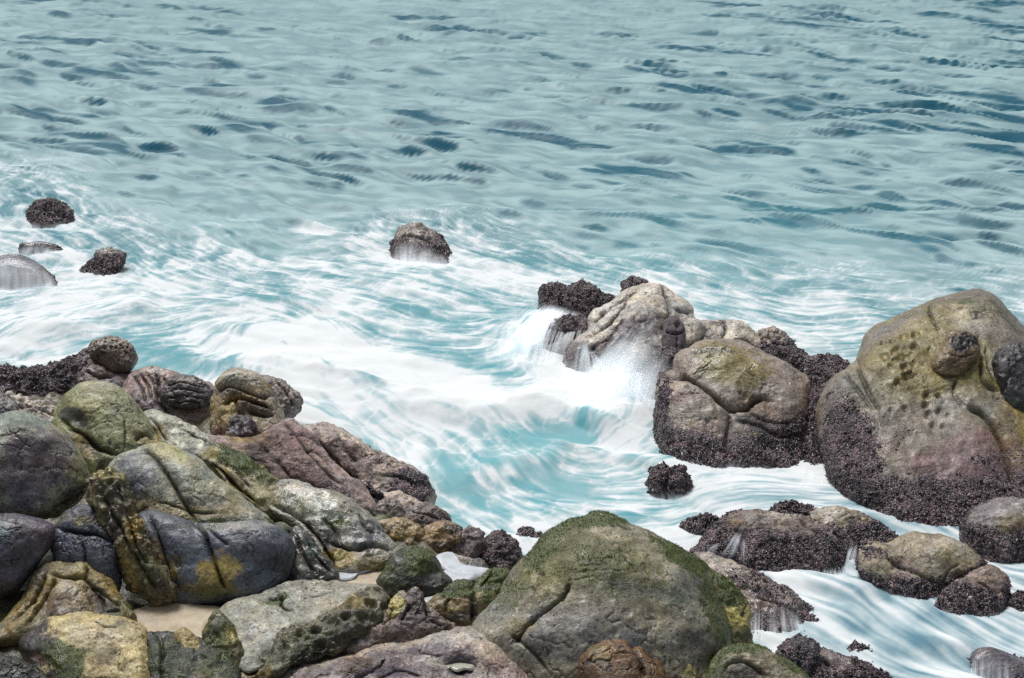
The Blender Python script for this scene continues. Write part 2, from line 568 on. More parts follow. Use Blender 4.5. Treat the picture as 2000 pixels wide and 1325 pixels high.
    if honey:
        cell, dpt, hm = honey
        m = np.zeros(len(P))
        for s in hm: m = np.maximum(m, np.clip(spots(X, Y, wobn * .4, rockr, s), 0, 1))
        w = worley(Q / cell)
        hole = (1 - sstep(.18, .58, w)) * m
        disp -= hole * dpt
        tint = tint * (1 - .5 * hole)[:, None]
    if jag:
        disp += jag * np.abs(fbm(Q * 7.5, 3))
    P = P + Nn * disp[:, None]
    # keep the sheet from sinking through itself far below ground
    wetv = np.maximum(wetv, (1 - sstep(.05, .45, P[:, 2])) * .8 if cz is not None else 0)
    # record surface for things that sit on this rock
    fm = S[:, 2] > -.05
    px, py, pd = project(P[fm])
    def surf(qx, qy, r=6.0, px=px, py=py, pd=pd):
        d2 = (px - qx) ** 2 + (py - qy) ** 2
        return float(pd[np.argsort(d2)[:6]].min())
    REC[key] = dict(surf=surf, D=D, c=(cx, cy), pp=(px, py, pd))
    wl = np.abs(P[:, 2]) < .10
    if cz is not None or zg <= .01: WATERLINE.append(P[wl][:, :2])
    q = P.mean(0); q = np.array([q[0], q[1], P[:, 2].min()])
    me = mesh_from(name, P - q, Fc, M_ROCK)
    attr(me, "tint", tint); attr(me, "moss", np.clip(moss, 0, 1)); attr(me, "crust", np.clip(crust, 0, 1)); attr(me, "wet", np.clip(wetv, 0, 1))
    o = put(name, me, q, REC[parent]['o'] if parent else None, label, cat, group)
    REC[key]['o'] = o
    # what grows on it: mussels and barnacles, moss
    vis = (S[:, 2] > -.12)
    tri = Fc[vis[Fc].all(1)]
    ar = np.linalg.norm(np.cross(P[tri[:, 1]] - P[tri[:, 0]], P[tri[:, 2]] - P[tri[:, 0]]), axis=1) / 2
    Nf = vnormals(P, Fc)
    gr_ = np.random.default_rng(int(cx * 3 + cy * 5))
    clump = fbm(Q * 5.0 + 3, 3)
    root = REC[parent]['o'] if parent else o
    for kind, wgt, per_m2, cap in (('mussels', sstep(.58, 1.12, crust + .55 * clump) * (P[:, 2] > -.06), 1500, 5200), ('moss', sstep(.40, .85, moss + .35 * clump), 5200, 15000)):
        w = ar * wgt[tri].mean(1)
        cnt = int(min(w.sum() * per_m2, cap))
        if cnt < 60: continue
        f = gr_.choice(len(tri), cnt, p=w / w.sum())
        bc = gr_.dirichlet((1, 1, 1), cnt)
        c = (P[tri[f]] * bc[..., None]).sum(1); nn = (Nf[tri[f]] * bc[..., None]).sum(1)
        nn /= np.linalg.norm(nn, axis=1)[:, None] + 1e-9
        t1 = np.cross(nn, gr_.normal(size=(cnt, 3))); t1 /= np.linalg.norm(t1, axis=1)[:, None] + 1e-9
        t2 = np.cross(nn, t1)
        if kind == 'mussels':
            L = np.clip(gr_.lognormal(math.log(.017), .42, cnt), .006, .045)[:, None]
            ax = t1 * .75 + nn * gr_.uniform(.1, 1.0, (cnt, 1))
            ax /= np.linalg.norm(ax, axis=1)[:, None]
            sd_ = t2 * .48; up_ = np.cross(ax, t2) * .42
            Vm = np.stack([c - ax * L * .6, c + ax * L, c + sd_ * L + ax * L * .25, c - sd_ * L + ax * L * .25, c + up_ * L, c - up_ * L], 1)
            Fm = np.array([[0, 4, 2], [0, 3, 4], [0, 2, 5], [0, 5, 3], [1, 2, 4], [1, 4, 3], [1, 5, 2], [1, 3, 5]])
            r1 = gr_.random((cnt, 1)); r2 = gr_.random((cnt, 1))
            cl = np.array([.036, .028, .034]) * (.5 + 1.4 * r1)
            cl = np.where(r2 > .64, np.array([.17, .108, .112]) * (.5 + r1), cl)
            cl = np.where(r2 > .955, np.array([.50, .46, .44]) * (.6 + .5 * r1), cl)
            k, mt = 6, M_SHELL
        else:
            L = gr_.uniform(.003, .009, (cnt, 1))
            ax = nn + gr_.normal(0, .9, (cnt, 3))
            wd = t1 * gr_.uniform(.003, .008, (cnt, 1))
            Vm = np.stack([c - wd - nn * .004, c + wd - nn * .004, c + ax * L], 1)
            Fm = np.array([[0, 1, 2]])
            r1 = gr_.random((cnt, 1)); r2 = gr_.random((cnt, 1))
            cl = np.array([.105, .145, .036]) * (.35 + 1.1 * r1)
            cl = np.where(r2 > .8, np.array([.20, .21, .075]) * (.5 + .8 * r1), cl)
            k, mt = 3, M_MOSS
        Fa = (Fm[None] + (np.arange(cnt) * k)[:, None, None]).reshape(-1, 3)
        ob = np.array(root.location if parent is None else root.location)
        mg = mesh_from(kind, Vm.reshape(-1, 3) - ob, Fa, mt, smooth=False)
        attr(mg, "tint", np.repeat(cl, k, 0))
        go = put(kind, mg, ob, o if parent is None else o, kind="stuff")
        go.location = Vector(ob) - (o.location + (root.location if parent else Vector((0, 0, 0))))
    return o
# ------------------------------------------------------------------ rocks out in the surf
G_SEA = "dark rocks standing in the surf"
G_ISLET = "rocks of the pale islet in the surf"
G_RIGHT = "boulders beside the narrow channel"
G_SHELF = "boulders of the green and ochre shore shelf"
G_POINT = "rocks of the purple rocky point"
G_SMALL = "small stones at the tip of the shelf"

rock('farleft', 'sea_rock', 'rounded black mussel-covered rock farthest out, foam washing its foot', 'sea rock',
     [(55,412),(68,398),(91,389),(109,391),(128,404),(141,416),(138,440),(115,462),(91,466),(70,460),(58,438)], 441, t=.9, col=(84,72,78), crust0=.5, cz=.6, jag=.05, group=G_SEA, wet=.4)
rock('stump', 'sea_rock', 'grey stump-shaped rock with a flat overhanging top amid white foam', 'sea rock',
     [(158,532),(175,512),(185,506),(187,493),(211,487),(230,489),(243,497),(238,514),(231,529),(240,550),(215,572),(185,570),(160,552)], 536, t=.8, col=(122,114,112), cz=.35, jag=.05,
     paint=[('crust',180,520,22,16,.6),('dark',205,540,40,12,.7)], group=G_SEA)
rock('dome', 'overflowed_rock', 'smooth dark domed rock with a veil of water pouring off it', 'sea rock',
     [(-60,520),(0,500),(34,498),(68,510),(94,529),(109,550),(112,580),(60,605),(-60,605)], 566, t=.8, col=(112,112,124), wet=1, cz=.3, group=G_SEA, lump=.01, mid=.004)
rock('hump', 'overflowed_rock', 'low smooth hump of grey rock just breaking the foam behind the veiled dome', 'sea rock',
     [(38,478),(60,473),(87,472),(117,483),(136,502),(120,520),(60,520),(42,500)], 497, t=.6, col=(120,124,134), wet=1, cz=.2, group=G_SEA, lump=.01, mid=.004)
rock('lone', 'sea_rock', 'lone slanting rock with white runoff, out in the surf by itself', 'sea rock',
     [(764,490),(772,458),(790,440),(820,438),(845,452),(870,470),(881,492),(890,520),(870,540),(820,540),(780,525)], 505, t=.6, tilt=1.0, col=(132,122,120), crust0=.15, cz=.3, jag=.04,
     cr=[([(775,470),(800,462),(840,475),(880,500)],4,4)], group=G_SEA)
rock('twin_a', 'sea_rock', 'dark round weed-covered rock, outer of the touching pair behind the water veil', 'sea rock',
     [(1052,590),(1056,566),(1066,557),(1083,554),(1103,559),(1113,573),(1114,600),(1080,622),(1055,612)], 592, zg=.15, t=.9, col=(110,98,98), crust0=.42, cz=.7, jag=.05, group=G_ISLET)
rock('twin_b', 'sea_rock', 'dark bumpy weed-covered rock, of the touching pair the one against the pale rock', 'sea rock',
     [(1104,586),(1110,563),(1123,555),(1143,555),(1163,563),(1178,576),(1200,584),(1190,612),(1150,628),(1112,612)], 602, zg=.2, t=.8, col=(106,94,96), crust0=.42, cz=.7, jag=.06, group=G_ISLET)
rock('cap', 'sea_rock', 'small dark round rock peeping over the crest of the pale humped rock', 'sea rock',
     [(1214,570),(1218,553),(1229,545),(1246,543),(1262,550),(1268,570),(1255,600),(1220,600)], 590, zg=.0, t=.9, col=(96,86,86), crust0=.4, cz=.5, jag=.04, group=G_ISLET)
rock('whale', 'humped_rock', 'pale humped rock with long cracks and a purple belly, spray breaking on it', 'humped rock',
     [(1100,690),(1126,661),(1146,641),(1150,613),(1173,596),(1199,580),(1219,566),(1246,557),(1272,554),(1292,558),(1312,570),(1335,586),(1352,603),(1358,620),(1378,632),(1372,660),(1342,680),(1325,705),(1310,750),(1269,770),(1206,760),(1166,750),(1120,730)], 735, t=.62, p=2.1, tilt=.9, col=(196,190,184),
     paint=[('pur',1235,645,62,30,.9,-8),('pur',1165,690,60,22,.9,-25),('rust',1195,700,40,16,.5),('dark',1130,690,40,26,.8),('crust',1300,705,30,34,.7),('crust',1160,735,60,22,.6),('grey',1290,610,14,40,.6),('pale',1250,590,70,26,.8,-20)],
     cr=[([(1150,636),(1185,605),(1225,580),(1250,560)],4.5,7),([(1140,662),(1180,640),(1208,610),(1232,578)],4.5,7),([(1292,560),(1308,590),(1306,620),(1290,650)],6,9),([(1310,600),(1330,610),(1350,612)],4,5),
         ([(1180,690),(1200,650),(1218,628)],4,4),([(1150,690),(1195,660)],5,5)],
     bump=[(1240,640,60,32,9,-8),(1255,580,40,20,6,-15),(1170,690,50,22,6,-30),(1335,600,26,18,6)], cz=.22, group=G_ISLET, lump=.03, mid=.014)
rock('nozzle', 'knob', 'dark rounded knob with a round hole in it', None,
     [(1294,640),(1300,624),(1314,617),(1328,624),(1338,640),(1340,672),(1332,705),(1305,708),(1294,680)], 0, on='whale', parent='whale', t=.95, col=(100,88,96),
     pits=[(1325,634,7,9)], cr=[([(1296,648),(1318,652),(1338,648)],4,4),([(1322,655),(1320,700)],3,4)], lump=.008, wet=.3, sink=-.003, paint=[('pur',1318,680,20,30,.8)])
rock('wetknob', 'sea_rock', 'dark weedy knob with white water streaming down both sides below the pale rock', 'sea rock',
     [(1066,660),(1076,634),(1096,621),(1123,619),(1146,628),(1155,645),(1150,680),(1120,705),(1080,700)], 690, t=.85, col=(84,72,76), crust0=.42, cz=.6, jag=.05, group=G_ISLET, wet=.5)
rock('slab', 'pale_slab', 'pale rounded slab peppered with dark mussels, behind the cracked mid boulder', 'rock slab',
     [(1335,660),(1358,632),(1380,624),(1399,623),(1432,624),(1458,633),(1478,650),(1494,669),(1500,700),(1465,730),(1412,740),(1365,735),(1338,710)], 720, t=.6, p=2.2, tilt=1.0, col=(178,170,164), cz=.25,
     paint=[('crust',1365,660,34,40,.55),('crust',1400,630,26,8,.6),('pale',1440,645,36,18,.9),('rust',1465,668,26,10,.5),('dark',1470,680,24,8,.8)], cr=[([(1380,690),(1410,660),(1420,630)],5,6),([(1430,664),(1465,668),(1490,684)],4,5)], group=G_ISLET)
rock('slab_b', 'sea_rock', 'brownish barnacled rock at the seaward end of the mussel-peppered slab', 'sea rock',
     [(1480,650),(1498,642),(1521,643),(1538,656),(1552,676),(1550,700),(1520,715),(1485,700)], 700, t=.75, col=(150,138,130), cz=.25, crust0=.18, jag=.03, cr=[([(1500,650),(1510,670),(1540,690)],4,4)], group=G_ISLET)
rock('slab_c', 'sea_rock', 'purple-black mussel rock wedged between the barnacled rock and the mid boulder', 'sea rock',
     [(1492,690),(1518,678),(1548,679),(1571,689),(1583,706),(1590,740),(1560,770),(1510,750)], 742, t=.7, col=(110,92,98), crust0=.5, cz=.6, jag=.04, group=G_ISLET)
rock('under', 'sea_rock', 'shadowy dark rock under the holed knob, half behind the splash', 'sea rock',
     [(1262,720),(1280,690),(1310,680),(1340,690),(1360,720),(1350,770),(1300,790),(1262,770)], 780, t=.8, col=(84,70,78), crust0=.55, cz=.8, jag=.05, wet=.5, group=G_ISLET)
rock('midb', 'cracked_boulder', 'big brown-grey boulder split by a diagonal crack, glossy on its seaward shoulder', 'boulder',
     [(1282,750),(1289,733),(1316,723),(1322,699),(1342,683),(1372,669),(1412,664),(1442,666),(1465,676),(1498,696),(1531,709),(1561,723),(1580,738),(1584,759),(1580,802),(1582,850),(1580,905),(1574,960),(1498,985),(1440,985),(1380,980),(1325,962),(1292,925),(1279,872),(1280,819),(1284,786)], 912, t=.72, p=2.6, tilt=.7, col=(150,138,130),
     paint=[('grey',1360,800,60,50,.7,30),('olive',1440,720,70,50,.85,25),('olive',1420,700,40,24,.7),('rust',1480,800,70,30,.55,20),('och',1350,832,30,14,.4),('och',1500,850,70,20,.5),('dark',1470,830,60,18,.75,15),('dark',1430,850,20,36,.8),
            ('crust',1296,790,22,66,.9),('crust',1330,880,60,30,1),('crust',1470,893,130,34,.9),('wet',1540,735,60,40,1,30),('wet',1370,690,60,24,.7),('rust',1560,830,26,50,.6),('pink',1330,780,50,24,.5)],
     cr=[([(1285,740),(1325,733),(1359,746),(1382,766),(1408,789),(1425,799),(1458,797),(1475,782),(1492,776),(1520,786)],6,12),([(1425,799),(1424,830),(1418,856),(1420,890)],7,8),([(1430,820),(1480,830),(1530,850),(1575,846)],5,6),
         ([(1460,805),(1500,822),(1560,826)],4,4),([(1342,690),(1400,686),(1440,692)],4,2)],
     bump=[(1440,725,80,50,10,20),(1350,800,60,46,8,30),(1500,870,60,24,-5)], pits=[(1455,778,7,5),(1468,783,6,5),(1446,772,4,3)], cz=.55, lump=.03, mid=.012, group=G_RIGHT)
rock('gap', 'sea_rock', 'dark mussel-covered rock filling the cleft between the two big boulders', 'sea rock',
     [(1574,710),(1590,697),(1604,695),(1633,702),(1654,714),(1650,745),(1640,800),(1640,880),(1620,950),(1575,950),(1568,800)], 900, t=.6, tilt=1.0, col=(80,62,70), crust0=.8, cz=.9, jag=.06, group=G_RIGHT)
rock('bigb', 'pitted_boulder', 'tallest boulder, olive above and purple below, with a swarm of small pits', 'boulder',
     [(1596,800),(1606,768),(1622,745),(1645,728),(1668,708),(1675,687),(1691,654),(1716,637),(1737,629),(1770,608),(1812,589),(1832,581),(1865,575),(1919,574),(1944,587),(1969,612),(1994,633),(2040,685),(2090,780),(2110,900),(2090,1010),(2040,1080),(1960,1100),(1860,1105),(1790,1090),(1730,1060),(1680,1020),(1645,985),(1620,942),(1604,905),(1595,850)], 1040, t=.78, p=2.5, tilt=.95, col=(132,124,116), gain=1.08,
     paint=[('olive',1790,700,140,110,.9,-30),('olive',1870,610,100,40,.75),('pale',1900,620,70,36,.35),('olive',1960,800,80,110,.9),('dark',1950,840,30,80,.5,-20),('grey',1700,790,50,70,.5,-30),('grey',1870,830,90,60,.8),('pink',1870,910,110,60,.9),('pink',1900,960,120,50,.9),
            ('crust',1640,800,40,70,.5,-30),('crust',1660,890,70,90,.92,-30),('crust',1760,980,130,60,.75),('crust',1740,850,80,50,.42,-30),('crust',1890,1020,130,36,.9),('crust',1960,900,60,20,.55),('moss',1885,598,26,16,.75),('moss',1912,615,24,10,.55),('dark',1908,628,16,10,.8),('yel',1915,700,14,40,.5),
            ('yel',1990,730,20,26,.4),('och',1985,850,40,60,.4)],
     cr=[([(1817,590),(1815,612),(1826,636),(1834,656)],3.5,7),([(1882,795),(1915,807),(1936,832),(1957,870),(1973,907),(1986,970)],8,16),([(1675,708),(1687,749),(1708,787),(1718,802)],5,7),([(1650,735),(1680,770),(1705,800)],5,5),
         ([(1908,655),(1916,690),(1914,730),(1925,752),(1958,768)],4.5,8),([(1866,742),(1864,770),(1885,797)],5,7),([(1924,680),(1930,720),(1945,745)],4,5)],
     bump=[(1800,690,120,70,10,-30),(1880,860,110,70,14),(1890,610,70,30,7),(1700,880,80,90,6)],
     pits=[(1726,670,6,7),(1742,667,6,7),(1766,658,9,8),(1789,656,8,8),(1729,700,8,8),(1755,687,8,8),(1766,687,6,6),(1787,683,9,8),(1816,687,5,5),(1760,708,9,9),(1772,706,8,8),(1784,716,7,7),(1766,726,7,8),(1774,741,9,9),
           (1753,753,6,7),(1810,774,7,7),(1834,774,6,7),(1807,789,6,7),(1768,799,6,6),(1741,803,5,5),(1814,809,9,8),(1836,803,8,8),(1824,832,8,7),(1733,708,6,6),(1745,695,6,6),(1841,836,6,6),(1779,700,6,6),(1768,697,6,6),(1748,712,6,6),(1740,722,5,5),(1850,812,5,5)],
     cz=.5, lump=.03, mid=.012, group=G_RIGHT, facet=9)
rock('knob1', 'knob', 'jutting brown knob with a black top', None,
     [(1820,714),(1834,682),(1852,651),(1878,645),(1903,655),(1914,675),(1911,700),(1893,725),(1868,740),(1840,738),(1824,726)], 0, on='bigb', parent='bigb', t=1.0, tilt=.6, col=(122,104,76), sink=-.002,
     paint=[('dark',1882,668,34,22,1),('dark',1845,736,30,10,.8),('rust',1875,710,34,20,.6)], cr=[([(1850,690),(1880,697),(1908,690)],3,3)], honey=(.06,.02,[(1885,665,34,20)]), lump=.01, mid=.012)
rock('knob2', 'knob', 'black overhanging knob', None,
     [(1938,712),(1942,697),(1952,682),(1973,671),(2000,669),(2040,690),(2045,800),(1998,815),(1968,795),(1948,755)], 0, on='bigb', parent='bigb', t=.95, tilt=.5, col=(54,50,56), sink=-.001,
     paint=[('teal',1975,790,24,24,.4),('moss',1985,800,26,20,.5)], honey=(.07,.02,[(1970,690,40,24)]), lump=.012, mid=.015, cr=[([(1978,712),(1968,745),(1955,770)],2,2)])
rock('rlow', 'boulder', 'rounded brown-grey boulder leaning on the foot of the tallest boulder', 'boulder',
     [(1876,1044),(1880,1019),(1895,998),(1915,984),(1944,973),(1973,971),(2005,975),(2060,990),(2090,1050),(2050,1130),(1990,1135),(1935,1128),(1900,1105),(1882,1070)], 1100, t=.85, col=(132,126,126),
     paint=[('rust',1985,1040,50,30,.6),('olive',1980,1030,60,30,.4),('crust',1925,1070,50,26,.9),('crust',1990,1090,60,26,.9),('slate',1930,1000,40,20,.4)], cz=.45, group=G_RIGHT)

# ------------------------------------------------------------------ low rocks along the channel
rock('ch_small', 'weedy_rock', 'small purple-brown rock at the tip of the long weedy ledge', 'low rock',
     [(1336,1030),(1342,1017),(1366,1008),(1391,1008),(1408,1018),(1412,1045),(1380,1070),(1350,1062)], 1048, t=.9, col=(118,96,98), crust0=.45, cz=.35, jag=.04, group=G_RIGHT)
rock('ch_back', 'weedy_rock', 'low dark weed-fringed lump on the seaward edge of the long weedy ledge', 'low rock',
     [(1496,1008),(1513,991),(1541,981),(1566,984),(1590,992),(1605,1020),(1560,1050),(1505,1040)], 1040, t=.7, col=(92,82,84), crust0=.6, cz=.5, jag=.05, group=G_RIGHT)
rock('ch_main', 'weedy_ledge', 'long purple-grey weedy ledge with two little falls pouring off it', 'rock ledge',
     [(1345,1085),(1377,1052),(1400,1026),(1430,1006),(1464,1004),(1496,1004),(1538,1008),(1576,1013),(1612,1022),(1640,1040),(1660,1056),(1674,1075),(1665,1110),(1636,1135),(1590,1140),(1550,1150),(1510,1150),(1470,1140),(1430,1120),(1380,1105)], 1122, t=.85, p=2.3, tilt=.8, col=(140,124,120),
     paint=[('pale',1510,1014,60,12,.7),('grey',1530,1040,60,26,.7,15),('crust',1470,1075,60,40,.8),('crust',1600,1080,80,36,.8),('crust',1400,1060,40,30,.7),('och',1440,1024,20,10,.6),('dark',1450,1050,18,26,.7)],
     cr=[([(1430,1030),(1450,1050),(1455,1090)],5,7),([(1560,1020),(1600,1045),(1640,1080)],5,6)], bump=[(1540,1050,70,36,9,15),(1420,1040,40,30,6)], cz=.38, jag=.03, wet=.4, group=G_RIGHT)
rock('ch_olive', 'smooth_rock', 'smooth olive-brown hump rising at the upper side of the long weedy ledge', 'low rock',
     [(1560,1030),(1576,1000),(1608,992),(1643,991),(1678,1000),(1702,1013),(1727,1027),(1748,1041),(1766,1056),(1745,1085),(1700,1090),(1660,1090),(1610,1070)], 1066, t=.75, tilt=.7, col=(150,138,122), cz=.22,
     paint=[('olive',1690,1030,50,20,.8),('och',1685,1028,24,9,.6),('dark',1665,1015,18,8,.8),('pale',1625,1000,36,9,.7),('crust',1740,1062,40,14,.6)], group=G_RIGHT)
rock('ch_r1', 'barnacled_boulder', 'low grey-brown boulder with a scalloped top beside the small waterfall', 'boulder',
     [(1674,1100),(1682,1075),(1698,1060),(1734,1062),(1765,1048),(1800,1042),(1835,1045),(1870,1059),(1898,1076),(1916,1090),(1925,1104),(1915,1140),(1880,1185),(1846,1210),(1810,1210),(1769,1190),(1730,1170),(1695,1145)], 1176, t=.82, tilt=.6, col=(146,136,118),
     paint=[('pale',1850,1070,50,22,.5,20),('olive',1850,1090,60,20,.4,20),('pink',1760,1110,60,24,.5,25),('crust',1715,1085,40,28,.7),('crust',1760,1150,80,28,.95,25),('dark',1760,1150,40,16,.6),('wet',1730,1075,34,12,.8)],
     cr=[([(1735,1066),(1740,1095),(1790,1120),(1840,1145)],5,7),([(1838,1160),(1850,1120),(1880,1100)],3,3)], bump=[(1850,1080,60,28,8,20)], cz=.3, group=G_RIGHT)
rock('ch_r2', 'barnacled_boulder', 'brown cracked boulder split off the lower end of the scallop-topped boulder', 'boulder',
     [(1820,1190),(1846,1150),(1874,1132),(1902,1113),(1930,1104),(1954,1111),(1972,1132),(1975,1160),(1972,1200),(1960,1235),(1920,1240),(1880,1228),(1840,1220)], 1206, t=.85, tilt=.5, col=(132,116,108),
     paint=[('crust',1870,1190,50,30,.8),('crust',1950,1190,30,30,.5),('rust',1930,1150,40,30,.3)], cr=[([(1880,1140),(1900,1160),(1925,1200)],4,5),([(1900,1128),(1935,1150),(1962,1180)],4,4)], cz=.3, group=G_RIGHT)
rock('ch_edge', 'weedy_rock', 'small dark rock standing off the cracked brown boulder by the open water', 'low rock',
     [(1965,1182),(1972,1164),(2000,1158),(2040,1165),(2050,1200),(2000,1215),(1970,1205)], 1196, t=.8, col=(88,76,80), crust0=.5, cz=.3, group=G_RIGHT, jag=.03)
rock('ch_wedge', 'weedy_rock', 'lumpy little purple rock alone in foam below the cracked mid boulder', 'low rock',
     [(1269,940),(1275,920),(1292,913),(1308,920),(1326,919),(1343,935),(1342,962),(1322,985),(1290,985),(1270,968)], 970, t=.9, col=(122,98,100), crust0=.5, cz=.5, jag=.06, bump=[(1290,935,18,18,4),(1324,938,16,16,4)], cr=[([(1306,920),(1302,950),(1310,970)],4,6)], group=G_RIGHT)
rock('ch_flat', 'wet_ledge', 'low wet dark ledge with water sheeting over it beside the huge mossy boulder', 'rock ledge',
     [(1355,1080),(1391,1085),(1440,1106),(1475,1121),(1510,1135),(1540,1150),(1560,1167),(1578,1188),(1600,1212),(1620,1235),(1626,1262),(1600,1275),(1560,1270),(1500,1275),(1450,1260),(1430,1200),(1400,1140)], 1252, t=.62, p=2.3, tilt=1.1, col=(124,110,106),
     paint=[('pale',1420,1105,50,14,.6,25),('crust',1500,1150,80,24,.6,25),('wet',1510,1190,80,50,1),('dark',1500,1215,60,20,.6)], cr=[([(1470,1165),(1520,1180),(1560,1200),(1610,1240)],6,8),([(1440,1150),(1490,1145)],5,5)], cz=.16, wet=.6, jag=.03, group=G_RIGHT)
rock('ch_dark', 'weedy_rock', 'black round wet rock behind the low mossy boulder', 'low rock',
     [(1515,1276),(1528,1255),(1549,1244),(1573,1244),(1590,1253),(1602,1272),(1600,1310),(1570,1335),(1530,1320)], 1312, zg=.1, t=.95, col=(66,60,68), crust0=.4, cz=.4, wet=.6, group=G_RIGHT)
rock('ch_ridge', 'ridge_rock', 'grey-purple ridge rock sloping away from the black round rock into the channel', 'low rock',
     [(1560,1320),(1590,1285),(1601,1268),(1626,1271),(1654,1280),(1689,1290),(1720,1306),(1762,1332),(1775,1380),(1680,1400),(1590,1390)], 1350, zg=0, t=.75, tilt=.6, col=(130,118,116), cz=.2, wet=.3,
     paint=[('crust',1590,1310,40,24,.7),('pale',1680,1300,50,12,.5,20),('dark',1600,1325,30,14,.6)], cr=[([(1600,1290),(1640,1310),(1680,1330)],5,5)], group=G_RIGHT)
rock('ch_tiny', 'weedy_rock', 'tiny flat rock barely above the foam in the channel', 'low rock',
     [(1648,1276),(1662,1264),(1680,1260),(1695,1262),(1712,1270),(1728,1282),(1700,1296),(1660,1292)], 1284, t=.6, tilt=1.0, col=(96,84,86), crust0=.6, cz=.3, jag=.03, group=G_RIGHT)
rock('ch_veil', 'overflowed_rock', 'round dark rock in the channel with thin water combed over it', 'sea rock',
     [(1895,1290),(1905,1270),(1925,1264),(1950,1268),(1980,1280),(2010,1292),(2050,1310),(2060,1370),(1980,1380),(1920,1350)], 1335, t=.8, col=(96,90,100), cz=.1, wet=1, lump=.01, mid=.005, group=G_RIGHT)

# ------------------------------------------------------------------ the purple point
rock('mussel', 'mussel_ridge', 'low ridge black with mussels, running out under the honeycombed boulder', 'rock ridge',
     [(-60,725),(-20,720),(0,720),(38,725),(75,722),(109,715),(143,701),(176,692),(205,712),(222,740),(180,775),(120,800),(57,805),(0,800),(-60,800)], 795, zg=.25, t=.9, p=2.2, col=(92,78,86), crust0=.85,
     paint=[('nocrust',190,715,44,26,.8),('nocrust',150,730,30,16,.4),('pink',110,735,40,10,.8)], jag=.08, group=G_POINT)
rock('neck', 'shoulder_rock', 'smooth grey-brown shoulder of rock carrying the honeycombed boulder', 'rock',
     [(140,735),(152,715),(181,702),(211,716),(241,728),(268,730),(285,760),(260,800),(200,800),(150,780)], 790, zg=.3, t=.75, col=(132,116,112), cr=[([(165,722),(190,735),(225,736)],4,6)], paint=[('pur',200,760,60,26,.7),('crust',160,730,20,26,.5)], group=G_POINT)
rock('honeyb', 'honeycombed_boulder', 'round brown boulder riddled with honeycomb holes, perched at the water edge', 'boulder',
     [(172,688),(179,668),(196,659),(219,656),(241,662),(260,676),(269,695),(266,712),(257,725),(238,732),(215,724),(192,711)], 0, on='neck', t=.95, tilt=.3, col=(116,102,94), sink=.0, honey=(.055,.030,[(232,676,46,22),(188,685,22,26),(215,668,40,14)]),
     paint=[('dark',205,700,26,20,.5),('dark',240,724,26,10,.7),('rust',225,705,34,20,.4),('pale',225,668,40,12,.3)], lump=.012, mid=.012, group=G_POINT)
rock('wrinkle', 'wrinkled_rock', 'pinkish wrinkled rock with a dark round nodule set in it', 'rock',
     [(238,760),(264,725),(287,716),(309,716),(340,728),(377,740),(415,751),(424,780),(430,820),(400,850),(340,850),(280,830),(245,795)], 845, zg=.3, t=.7, p=2.2, tilt=.7, col=(150,130,126),
     paint=[('pink',280,740,60,24,.5),('pur',290,800,70,40,.8),('pale',300,722,40,9,.5)],
     cr=[([(258,735),(275,755),(285,790)],3.5,6),([(270,728),(288,750),(298,785)],3.5,6),([(283,723),(300,745),(308,780)],3.5,6),([(306,722),(308,750),(312,785),(330,806)],5,9),([(320,735),(330,742)],4,4)], group=G_POINT)
rock('nodule', 'nodule', 'dark round wrinkled nodule', None,
     [(316,765),(325,745),(347,735),(374,736),(396,746),(412,763),(411,781),(392,794),(362,800),(336,794),(321,781)], 0, on='wrinkle', parent='wrinkle', t=.85, tilt=.4, col=(92,84,88), sink=-.001, lump=.012, mid=.012, jag=.03,
     cr=[([(325,755),(355,748),(395,757)],2.5,3),([(322,768),(355,760),(405,770)],2.5,3),([(325,780),(360,773),(405,782)],2.5,3),([(340,790),(370,785),(395,790)],2.5,3)], paint=[('pale',360,745,30,8,.35)])
rock('head', 'beak_headed_rock', 'sculpted rock with a smooth bald top and ochre folds, like a beaked head', 'rock',
     [(410,800),(417,765),(424,745),(438,726),(460,721),(487,726),(509,738),(528,760),(547,787),(556,815),(562,850),(530,895),(470,898),(415,865)], 892, zg=.45, t=.85, p=2.5, tilt=.4, col=(160,148,128),
     paint=[('och',470,800,60,44,.8),('och',535,745,20,16,.6),('dark',500,800,40,22,.75),('rust',500,860,60,24,.7),('pink',440,850,30,24,.6),('rust',500,780,50,22,.5),('pale',470,740,44,18,.6),('dark',440,765,24,8,.6)],
     cr=[([(420,765),(445,755),(480,764),(510,772),(545,770)],4.5,8),([(430,790),(460,775),(500,785),(545,800)],4.5,8),([(455,770),(462,795),(475,830)],4,6),([(528,735),(535,760),(552,800)],4,6),([(480,800),(520,812),(545,806)],4,5)],
     bump=[(470,742,44,18,9),(500,805,50,20,-7)], group=G_POINT)
rock('headback', 'shoulder_rock', 'grey weed-edged lump tucked behind the beak-headed rock', 'rock',
     [(505,740),(520,735),(540,739),(562,752),(581,768),(588,785),(582,806),(562,825),(540,820),(515,790)], 830, zg=.1, t=.8, col=(132,122,120), crust0=.25, cr=[([(540,745),(562,770),(575,800)],4,6)], jag=.03, group=G_POINT)
